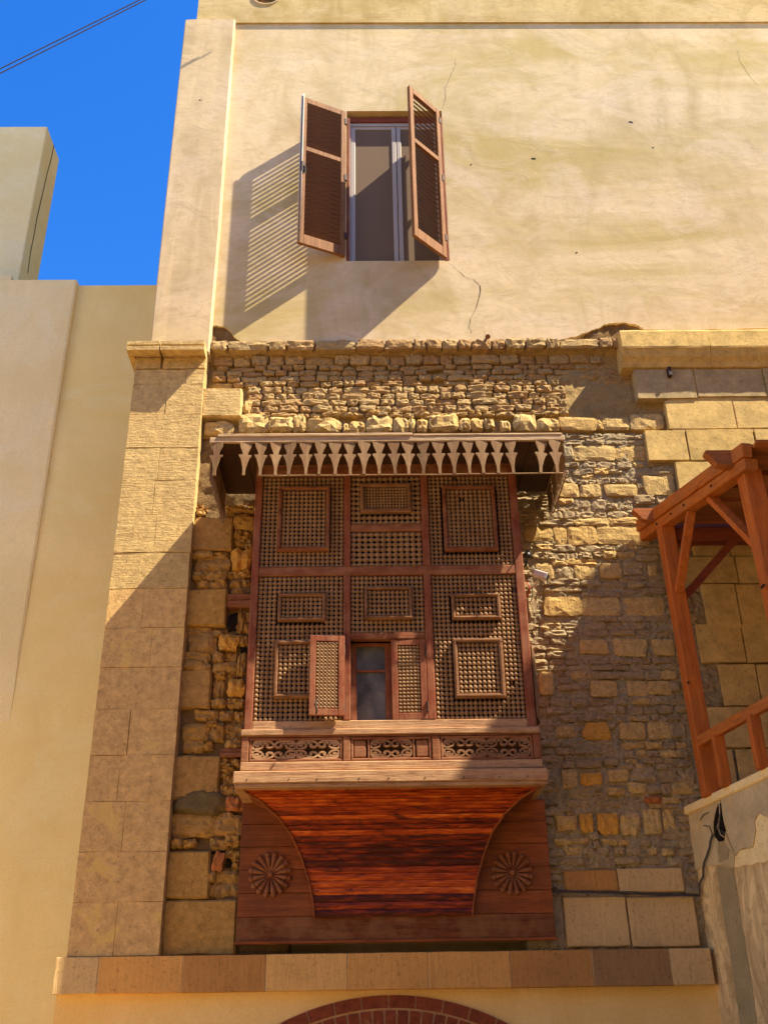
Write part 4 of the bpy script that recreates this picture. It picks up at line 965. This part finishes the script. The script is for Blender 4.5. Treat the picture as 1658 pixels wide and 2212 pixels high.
# flared underside of planks, back board and rosettes
GY = -.09; zK0 = P(850, 1980, -.115).z; zK1 = sz0-.012
la = [(530, 1706), (565, 1727), (600, 1760), (630, 1800), (652, 1850), (668, 1900), (678, 1950), (681, 1990)]
ra = [(1165, 1704), (1125, 1727), (1090, 1760), (1062, 1800), (1043, 1850), (1030, 1900), (1022, 1950), (1019, 1990)]
def arcx(tab, y):
    if y <= tab[0][1]: return tab[0][0]
    for (a, b), (c, d) in zip(tab[:-1], tab[1:]):
        if y <= d: return a+(c-a)*(y-b)/(d-b)
    return tab[-1][0]
def topix(p):
    d = p-CAM; return W/2+F*d.dot(rt)/d.dot(fw), H/2-F*d.dot(up)/d.dot(fw)
def flare(t):
    th = t*math.pi/2; y = GY-.03-(.545)*(1-math.cos(th)); z = zK0+(zK1-zK0)*math.sin(th)
    _, py = topix(Vector((.15, y, z))); return y, z, P(arcx(la, py), py, y).x, P(arcx(ra, py), py, y).x
NPL = 26; edgeL = []; edgeR = []
prev = flare(0)
for k in range(NPL):
    # equal steps along the curve
    v = []; f = []; t0, t1 = k/NPL, (k+1)/NPL; g = .0016
    for s_ in range(4):
        y, z, xa, xb = flare(t0+(t1-t0)*s_/3)
        dzz = (g if s_ == 0 else -g if s_ == 3 else 0); inn = .006 if s_ in (0, 3) else 0
        n_ = 9
        for i in range(n_+1): v.append((xa+(xb-xa)*i/n_, y+inn+rnd.uniform(-.0004, .0004), z+dzz))
    for s_ in range(3):
        for i in range(9): a = s_*10+i; f.append((a, a+1, a+11, a+10))
    ob = [(x, y+.028, z) for x, y, z in v]; n0 = len(v); v += ob
    f += [tuple(q+n0 for q in reversed(t)) for t in f]
    edge = [i for i in range(10)]+[19, 29, 39]+[38-i for i in range(9)]+[20, 10]
    f += [(edge[i], edge[(i+1) % len(edge)], edge[(i+1) % len(edge)]+n0, edge[i]+n0) for i in range(len(edge))]
    MB().add(v, f).build('flare_plank', 'flare_wood', bay)
for e_ in (2, 3):
    pts = [Vector((flare(k/30)[e_]+(-.004 if e_ == 2 else .004), flare(k/30)[0]-.004, flare(k/30)[1])) for k in range(30)]
    MB().tube(pts, .009, 6).build('arch_trim', 'base_wood', bay, True)
for e_ in (2, 3):
    sg = 1 if e_ == 2 else -1; v = []; n = 24
    for k in range(n+1):
        q = flare(k/n); x = q[e_]+sg*.006; v += [(x, q[0]+.012, q[1]), (x, GY+.004, q[1]), (x+sg*.016, q[0]+.012, q[1]), (x+sg*.016, GY+.004, q[1])]
    f = []
    for k in range(n):
        a = 4*k; f += [(a, a+1, a+5, a+4), (a+2, a+6, a+7, a+3), (a, a+4, a+6, a+2)]
    MB().add(v, f).build('flare_cheek', 'base_wood', bay)
gx0_, gx1_ = P(517, 1870, GY).x, P(1188, 1880, GY).x; gzB = P(850, 2030, GY).z
nb = 6; zt_ = zK1
for k in range(nb):
    za, zb = gzB+(zt_-gzB)*k/nb, gzB+(zt_-gzB)*(k+1)/nb
    MB().box(gx0_, gx1_, GY+rnd.uniform(-.0015, .0015), GY+.04, za+.0015, zb-.0015, .003).build('back_board', 'base_wood' if k > 0 else 'base_low', bay)
MB().box(gx0_-.01, gx1_+.012, GY-.018, GY+.04, gzB-.022, gzB+.004, .005).build('bottom_moulding', 'base_wood', bay)
MB().box(gx0_+.01, gx1_-.01, GY+.042, .05, gzB+.03, zt_).build('backing', 'dark_wood', bay)
def rosette(px, py, rpx):
    c = P(px, py, GY); r_ = (P(px+rpx, py, GY)-c).length; n = 16; o = None
    hub = MB().tube([(c.x, GY-.034, c.z), (c.x, GY-.03, c.z), (c.x, GY, c.z)], [r_*.07, r_*.13, r_*.15], 10).tube([(c.x+r_*.19*math.cos(t*.5236), GY-.012, c.z+r_*.19*math.sin(t*.5236)) for t in range(13)], .005, 5, False)
    hub = hub.build('rosette', 'bay_wood', bay, True)
    for k in range(n):
        t = 2*math.pi*(k+.5)/n; d = Vector((math.cos(t), 0, math.sin(t)))
        prof = [(.18, .03), (.34, .062), (.52, .092), (.68, .118), (.76, .124), (.79, .085), (.82, .13), (.87, .14), (.92, .12), (.96, .07), (1.0, .03)]
        MB().tube([c+d*(r_*a)+Vector((0, -.010, 0)) for a, b in prof], [r_*b for a, b in prof], 7).build('petal', 'bay_wood', hub, True)
rosette(584, 1890, 48); rosette(1106, 1886, 47)

# ------------------------------------------------------------------ canopy of the bay
CY = -1.02
cx0, cx1 = P(453, 946, CY).x, P(1219, 943, CY).x
cz1, cz0 = P(850, 936, CY).z, P(850, 953, CY).z
m = MB(); nseg = 18
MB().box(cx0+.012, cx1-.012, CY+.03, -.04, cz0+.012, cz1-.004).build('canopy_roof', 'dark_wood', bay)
for k in range(11):                            # soffit boards running out from the wall
    a = cx0+.03+(cx1-cx0-.06)*k/11; b = cx0+.03+(cx1-cx0-.06)*(k+1)/11
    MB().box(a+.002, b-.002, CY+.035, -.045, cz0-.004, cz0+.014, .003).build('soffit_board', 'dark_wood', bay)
MB().box(cx0, cx1, CY, CY+.03, cz0, cz1-.026, .006).build('fascia', 'roof_wood', bay)
jx = cx0+(cx1-cx0)*.57
MB().box(cx0+.07, jx, CY-.012, CY+.12, cz1-.028, cz1+.004, .007).build('roof_edge_board', 'roof_wood', bay)
MB().box(jx+.004, cx1-.02, CY-.006, CY+.12, cz1-.03, cz1-.006, .007).build('roof_edge_board', 'roof_wood', bay)
for xa in (cx0, cx1-.025): MB().box(xa, xa+.025, CY+.03, -.02, cz0, cz1-.01, .005).build('canopy_side', 'roof_wood', bay)
# pendants
pz1, pz0 = cz0, P(850, 1023, CY).z; ph = pz1-pz0; pw = (P(882, 980, CY).x-P(850, 980, CY).x)/2*.93
half = [(0, .90), (.10, .88), (.18, .72), (.26, .52), (.33, .40), (.375, .36), (.385, .96), (.43, .93), (.455, .80), (.50, .66), (.60, .48), (.70, .36), (.78, .25), (.90, .20), (1.0, .24)]
pend = MB().prism([(-w*pw, -t*ph) for t, w in half]+[(w*pw, -t*ph) for t, w in reversed(half)], -.007, .007)
pe = None
def pendant(x, y, rz=0.0, ry=0.0, s=1.0):
    global pe
    if pe is None: o = pend.build('pendant', 'fringe', bay); pe = o.data
    else: o = link('pendant', pe, None, bay)
    o.location = (x, y, pz1+.002); o.rotation_euler = (0, ry, rz); o.scale = (s, 1, 1); return o
for u in [467, 530, 562, 594, 626, 659, 691, 723, 754, 786, 818, 850, 882, 914, 947, 979, 1011, 1041, 1074, 1104, 1172, 1201]:
    pendant(P(u, 985, CY).x+rnd.uniform(-.004, .004), CY+.012+rnd.uniform(-.004, .004), rnd.uniform(-.16, .16), .10 if u == 1172 else rnd.uniform(-.035, .035), rnd.uniform(.9, 1.03))
for side, xx in ((-1, cx0+.012), (1, cx1-.012)):
    n = 13
    for k in range(n):
        if (side == 1 and k in (5, 9)): continue
        pendant(xx, CY+.07+(k+.5)*.90/n, math.pi/2+rnd.uniform(-.05, .05), rnd.uniform(-.03, .03))
ry0, ry1 = P(556, 1026, CY).x, P(1217, 1022, CY).x
MB().tube([(ry0+(ry1-ry0)*k/12, CY+.012, pz0-.004+rnd.uniform(-.004, .003)) for k in range(13)], .0065, 6).build('fringe_rod', 'fringe', bay, True)
MB().tube([(cx1-.012, CY+.02, pz0-.002), (cx1-.012, -.25, pz0-.002)], .006, 6).build('fringe_rod', 'fringe', bay)
# frame closing the gap up to the soffit
MB().box(L0, R1, FY+.01, FY+.06, zT+.001, cz0-.004).build('head_board', 'bay_wood', bay)
# ------------------------------------------------------------------ terrace wall at the right
ter = root('terrace_wall', 'flaking tan terrace wall with pale coping under the wooden pergola', 'wall', (2.7, -1.0, 0))
ter.location = (0, 0, 0)
TA = Vector((2.70, 0, 0)); TD = Vector((.165, -1, 0)).normalized(); TN = Vector((TD.y, -TD.x, 0)); TN = TN if TN.x < 0 else -TN
def T(px, py, off=0.0): return PP(px, py, TA+TN*off, TN)
zcop = 3.37; TL = 6.5
def tp(s, o, z): return TA+TD*s-TN*o+Vector((0, 0, z))
def slabT(s0, s1, o0, o1, z0, z1, ch=0.0):
    c = TA+TD*((s0+s1)/2)-TN*((o0+o1)/2)+Vector((0, 0, (z0+z1)/2))
    return MB().obox(c, TD, TN, (0, 0, 1), (s1-s0)/2, abs(o1-o0)/2, (z1-z0)/2, ch)
slabT(-.05, TL, 0, .34, 0, zcop-.07).build('wall', 'tanwall', ter)
slabT(-.02, TL, -.035, .38, zcop-.07, zcop, .010).build('coping', 'cream_patch', ter)
def patch(q, pts, off, mat, name, jag=.008):
    """thin layer of render with a broken outline lying on the wall face"""
    ps = [T(*q(a, b), off) for a, b in pts]; fine = []
    for k in range(len(ps)):
        a, b = ps[k], ps[(k+1) % len(ps)]; n = max(1, int((b-a).length/.05))
        for s_ in range(n):
            w = a+(b-a)*(s_/n)
            if 0 < s_: w += TD*rnd.uniform(-jag, jag)+Vector((0, 0, rnd.uniform(-jag, jag)))
            fine.append(w)
    bm = bmesh.new(); vv = [bm.verts.new(p) for p in fine]; ed = [bm.edges.new((vv[i], vv[(i+1) % len(vv)])) for i in range(len(vv))]
    bmesh.ops.triangle_fill(bm, use_beauty=True, use_dissolve=False, edges=ed)
    g_ = bmesh.ops.extrude_face_region(bm, geom=list(bm.faces))
    for e in g_['geom']:
        if isinstance(e, bmesh.types.BMVert): e.co -= TN*(off+.004)
    bmesh.ops.recalc_face_normals(bm, faces=bm.faces); me = bpy.data.meshes.new(name); bm.to_mesh(me); bm.free()
    return link(name, me, mat, ter)
patch(QW, [(232, 385), (520, 268), (560, 255), (590, 480), (640, 640), (690, 760), (690, 860), (560, 850), (420, 870), (345, 900), (300, 760)], .012, 'cement', 'cement_layer')
patch(QW, [(566, 250), (982, 70), (1400, -110), (1400, 420), (982, 440), (900, 400), (862, 470), (872, 560), (850, 690), (740, 716), (700, 768), (660, 660), (600, 470)], .016, 'cement', 'cement_layer')
patch(QW, [(700, 776), (745, 722), (852, 697), (876, 560), (866, 475), (900, 406), (982, 446), (1400, 430), (1400, 760), (982, 812), (840, 850), (694, 868)], .006, 'cream_patch', 'limewash_layer')
patch(QW, [(545, 870), (684, 874), (760, 1400), (830, 1800), (900, 2300), (905, 2600), (775, 2600), (740, 2212), (660, 1640), (590, 1240)], .0045, 'damp', 'damp_stain', .004)
patch(QW, [(548, 640), (600, 640), (650, 720), (640, 800), (560, 830)], .0145, 'damp', 'damp_stain', .004)
# niche with cables: a flat near-black patch painted for the shade inside
hp = [(515, 430), (545, 330), (572, 320), (585, 440), (605, 560), (600, 640), (560, 650), (520, 600)]
patch(QW, hp, .0205, 'dark_in', 'niche')
slabT(0.0, 3.2, .345, 3.4, zcop-.35, zcop-.25).build('terrace_floor', 'cement', ter)

# cable bundle
cb = root('cable_bundle', 'black electric cables run along the rubble wall to the terrace wall niche', 'cables')
for k in range(3):
    pts = []
    for u in range(1186, 1516, 18):
        y = 1925+(u-1186)*.028; p = P(u, y+rnd.uniform(-1.2, 1.2)+2.0*k-2, -.045-.006*k); pts.append(p)
    for a, b in ((392, 1020), (402, 990), (425, 950), (425, 890), (432, 830), (455, 775), (480, 700), (488, 640), (505, 590), (530, 560+20*k)):
        pts.append(T(*QW(a+5*k-5, b), .022+.006*k))
    MB().tube(pts, .0045, 6).build('cable', 'cable', cb, True)
for k, pth in enumerate(([(515, 590), (512, 480), (540, 350), (565, 330), (568, 430), (550, 520), (575, 590), (605, 610)], [(520, 585), (560, 480), (572, 400), (560, 540), (590, 560), (600, 590)], [(505, 590), (480, 520), (430, 510)], [(470, 400), (430, 415), (405, 450), (403, 470)])):
    MB().tube([T(*QW(a, b), .03) for a, b in pth], .0045, 5).build('cable', 'cable' if k else 'cement', cb, True)

# ------------------------------------------------------------------ pergola
perg = root('wooden_pergola', 'orange stained wooden pergola with slatted roof and railing on the terrace wall', 'pergola')
def tx(t): return 2.655+.165*t
def zb_(t): return 5.87-.165*t                # underside of the lower plate
def pst(t, w, z1, dx=0.0):
    c = Vector((tx(t)+dx, -t, 0)); MB().obox((c.x+.02, c.y, (zcop+z1)/2-.005), (1, 0, 0), (0, 1, 0), (-.04/(z1-zcop), 0, 1), w/2, w/2, (z1-zcop)/2+.01, .010).build('post', 'pergola', perg)
tF, tN = .45, 1.84
pst(tF, .135, zb_(tF)+.03); pst(tN, .155, zb_(tN)+.03, .06)
pst(3.4, .15, zb_(3.4), .1)
def plate(t0, t1, dz0, dz1, w, dx, nm, m):
    a, b = Vector((tx(t0)+dx, -t0, zb_(t0)+(dz0+dz1)/2)), Vector((tx(t1)+dx, -t1, zb_(t1)+(dz0+dz1)/2)); MB().bar(a, b, w, dz1-dz0, .008).build(nm, m, perg)
plate(.05, 2.02, .0, .095, .12, -.01, 'lower_plate', 'pergola_y'); plate(.05, 2.06, .10, .215, .09, -.045, 'upper_plate', 'pergola_y')
plate(.05, 2.06, .0, .215, .10, 2.6, 'far_plate', 'pergola_y')
def crossbeam(t, h, w, tipdx, x1=5.6):
    zt_ = zb_(t)+.215; x0 = tx(t)-.09-tipdx
    out = [(x0, zt_), (x0, zt_-.022), (x0+.035, zt_-.055), (x0+.075, zt_-h*.85), (x0+.15, zt_-h), (x1, zt_-h), (x1, zt_)]
    MB().prism(out, -t-w/2, -t+w/2).build('cross_beam', 'pergola_x', perg)
crossbeam(tF-.05, .13, .075, .17); crossbeam(tN+.02, .14, .085, .19)
for t in (.82, 1.2, 1.52): crossbeam(t, .09, .06, -.02)
MB().box(2.74, 5.6, -tF-.03, -tF+.03, zb_(tF)-.13, zb_(tF)-.004, .006).build('tie_beam', 'lintel', perg)
MB().box(2.98, 5.6, -tN-.03, -tN+.03, zb_(tN)-.14, zb_(tN)-.004, .006).build('tie_beam', 'pergola_x', perg)
def brace(a, b, w, m='pergola'): MB().bar(a, b, w, w*.8, .006, (0, -1, .01)).build('brace', m, perg)
brace((tx(tF+.07), -tF-.07, zb_(tF)-.66), (tx(tF+.52), -tF-.52, zb_(tF+.52)+.01), .075)
brace((tx(tN-.08)+.05, -tN+.08, zb_(tN)-.55), (tx(tN-.52), -tN+.52, zb_(tN-.52)+.01), .075)
for t_, zz_ in ((tF, zb_(tF)+.05), (tF+.3, zb_(tF+.3)+.05), (1.0, zb_(1.0)+.05), (1.5, zb_(1.5)+.05), (tF, 4.3), (tN, 4.6)):
    q_ = Vector((tx(t_)-.07 if zz_ > 5 else tx(t_)-.03, -t_-(.0 if zz_ > 5 else .068), zz_)); dd = Vector((-.012, 0, 0)) if zz_ > 5 else Vector((0, -.012, 0))
    MB().tube([q_+dd, q_-dd*3], .011, 8).build('bolt', 'iron', perg)
brace((tx(tF)+.06, -tF, zb_(tF)-.70), (tx(tF)+.62, -tF, zb_(tF)-.12), .07, 'lintel')
# railing
MB().bar((tx(tF), -tF-.06, zcop+.43), (tx(3.4)+.06, -3.4, zcop+.43), .06, .085, .006).build('hand_rail', 'pergola_y', perg)
for t in (.78, 1.36, 2.3, 2.8):
    MB().box(tx(t)-.04, tx(t)+.045, -t-.04, -t+.04, zcop-.005, zcop+.40, .005).build('baluster', 'pergola', perg)
# slatted roof
t = .10; k = 0
while t < 2.1:
    x0 = 2.65+.165*t; zz = zb_(t)+.165
    MB().box(x0, 6.3, -t-.088, -t, zz, zz+.026, .004).build('roof_slat', 'pergola_x', perg); t += .094
MB().box(2.9, 5.6, -.06, .02, zb_(0)-.05, zb_(0)+.2, .005).build('wall_plate', 'lintel', perg)
for t in (.06, 2.0):
    MB().box(5.35, 5.5, -t-.5, -t-.36, zcop-.3, zb_(t)).build('post', 'pergola', perg)

# ------------------------------------------------------------------ neighbouring house at the left
nb_ = root('neighbouring_house', 'plain cream plastered house with a square chimney stack beside the stone pilaster', 'house', (-5, 1.1, 0)); nb_.location = (0, 0, 0)
NY = 1.15
ztop = P(250, 616, NY).z
def side_slab():
    e0, e1 = P(165, 615, NY), P(18, 1560, NY)
    v = []
    return e0, e1
MB().box(-9, -1.9, NY, NY+6, 0, ztop).build('wall', 'left_plaster', nb_)
e0, e1 = P(166, 612, NY-.06), P(20, 1560, NY)
zz1 = ztop+.02
# shallow buttress whose face dies into the wall towards its foot
prof = []
n = 14; v = []; f = []
for k in range(n+1):
    s_ = k/n; z = zz1+(e1.z-zz1)*s_; x = e0.x+(P(166-146*s_, 612+948*s_, NY-.06*(1-s_)).x-e0.x); d = .085*(1-s_)**.8+.001
    v += [(-9, NY-d, z), (x-.02, NY-d, z), (x, NY-d+.012 if d > .014 else NY-d, z), (x+.005, NY+.02, z), (-9, NY+.02, z)]
for k in range(n):
    for i in range(5): f.append((5*k+i, 5*k+(i+1) % 5, 5*k+5+(i+1) % 5, 5*k+5+i))
f += [(0, 1, 2, 3, 4), tuple(range(5*n+4, 5*n-1, -1))]
MB().add(v, f).build('buttress', 'left_grey', nb_)
MB().box(-9, P(28, 606, NY).x, NY-.07, NY+.3, zz1+.001, zz1+.09).build('parapet_step', 'left_grey', nb_)
KY = 1.5; kt = P(102, 272, KY).z; kx = P(102, 272, KY).x; kb = PZ(133, 345, kt).y
ch = MB().box(kx-1.6, kx, KY, min(kb, KY+3.2), ztop-.5, kt, .012).build('chimney_stack', 'left_grey', nb_)
def ncrack(pts, w):
    v = []
    for k, (a, b) in enumerate(pts):
        p = PX(a, b, kx+.002); v += [(p.x, p.y-w, p.z), (p.x, p.y+w, p.z)]
    MB().add(v, [(2*k, 2*k+1, 2*k+3, 2*k+2) for k in range(len(pts)-1)]).build('crack', 'dark_in', nb_, recalc=False)
ncrack([(117, 312), (110, 345), (103, 370), (95, 405), (88, 435), (80, 470), (74, 505), (66, 545), (60, 590)], .012)

# ------------------------------------------------------------------ security cameras on the bay's right side
c1 = root('security_camera', 'small black round security camera between the bay and the rubble wall', 'camera')
p = P(1140, 1197, -.22)
MB().tube([p, p+Vector((0, .004, 0)), p+Vector((0, .14, .03))], [.034, .037, .036], 14).build('housing', 'black', c1, True)
MB().tube([p+Vector((0, -.004, 0)), p+Vector((0, .006, 0))], .02, 12).build('lens', 'glass', c1, True)
MB().tube([p+Vector((0, .12, .03)), p+Vector((.01, .24, -.02))], .014, 8).build('bracket', 'black', c1, True)
c2 = root('security_camera', 'white box shaped security camera on a bracket below the canopy shadow', 'camera')
a = P(1153, 1238, -.18); b = P(1182, 1247, -.22)
MB().bar(a, b, .075, .06, .006).build('housing', 'white', c2)
d = (b-a).normalized()
MB().bar(b, b+d*.006, .06, .048, .003).build('front_glass', 'black', c2)
MB().tube([(a+b)/2+Vector((-.02, .03, -.03)), (a+b)/2+Vector((-.05, .10, -.07)), Vector((a.x-.02, .02, a.z-.06))], .012, 8).build('bracket', 'white', c2, True)
wire = root('loose_wire', 'thin red and dark wires hanging below the white security camera', 'wire')
MB().tube([P(x_, y_, -.04) for x_, y_ in ((1135, 1256), (1140, 1263), (1144, 1270), (1142, 1280), (1138, 1290))], .006, 6).build('red_wire', 'redwire', wire, True)
MB().tube([P(x_, y_, -.035) for x_, y_ in ((1143, 1250), (1148, 1265), (1150, 1285), (1146, 1300))], .005, 6).build('dark_wire', 'cable', wire, True)

# ------------------------------------------------------------------ overhead cables
for (xa, ya, xb, yb, k) in ((0, 148, 300, 0, 0), (0, 158, 313, 0, 1)):
    A_, B_ = P(xa, ya, -.6), P(xb, yb, -.6); d = B_-A_
    pts = [A_+d*(-6+8.4*s_/40)+Vector((0, 0, .0008*(s_-20)**2*.02)) for s_ in range(41)]
    tag(MB().tube(pts, .0075, 6).build('overhead_cable', 'cable', None, True), 'thin dark cable crossing the blue sky above the neighbouring house', 'cable', 'cables crossing the sky')

# ------------------------------------------------------------------ side wing right of the terrace; its roof edge throws the shadow across the rubble wall
wg = root('side_wing', 'plain tan plastered wing rising beyond the right end of the terrace', 'house', (8, -5, 0)); wg.location = (0, 0, 0)
WY = 1.33; WX = 6.346; WH = 11.27
wins = []
for yy in (-3.2, -5.4, -7.6):
    for zz in (1.2, 4.6, 8.0): wins.append((yy, zz))
MB().box(WX, WX+6, -9.5, -WY, 0, WH-.12).build('wall', 'plaster_pil', wg)
MB().box(WX-.04, WX+6.04, -9.54, -WY+.04, WH-.12, WH, .01).build('roof_coping', 'cream_patch', wg)
MB().box(WX-.02, WX+.5, -1.575, -1.495, WH-.2, 11.70, .01).build('corner_post', 'plaster_pil', wg)
MB().box(WX-.04, WX+3, -9.54, -2.2, WH+.002, 11.66, .01).build('raised_parapet', 'plaster_pil', wg)
for yy, zz in wins:
    w_ = MB().box(WX-.03, WX+.02, yy-.5, yy+.5, zz, zz+1.5).build('window', 'bay_wood_v', wg)
    MB().box(WX-.034, WX-.028, yy-.42, yy-.03, zz+.08, zz+1.42).build('pane', 'glass', w_); MB().box(WX-.034, WX-.028, yy+.03, yy+.42, zz+.08, zz+1.42).build('pane', 'glass', w_)

# ------------------------------------------------------------------ added, unseen house behind the camera; cuts sky light and warms the shade
op = root('sky_screen_house', 'unseen tan house added behind the camera to screen sky light', 'house', (0, -16, 0)); op.location = (0, 0, 0)
MB().box(-16, 9, -24, -16, 0, 12.5).build('wall', 'plaster_pil', op)
MB().box(-16.1, 9.1, -24.1, -15.9, 12.5, 12.8, .02).build('roof_coping', 'cream_patch', op)
for xx in (-12, -8.5, -5, -1.5, 2, 5.5):
    for zz in (1.0, 4.8, 8.6):
        w_ = MB().box(xx-.6, xx+.6, -16.02, -15.95, zz, zz+1.8).build('window', 'bay_wood_v', op)
        MB().box(xx-.5, xx-.04, -15.955, -15.945, zz+.1, zz+1.7).build('pane', 'glass', w_); MB().box(xx+.04, xx+.5, -15.955, -15.945, zz+.1, zz+1.7).build('pane', 'glass', w_)
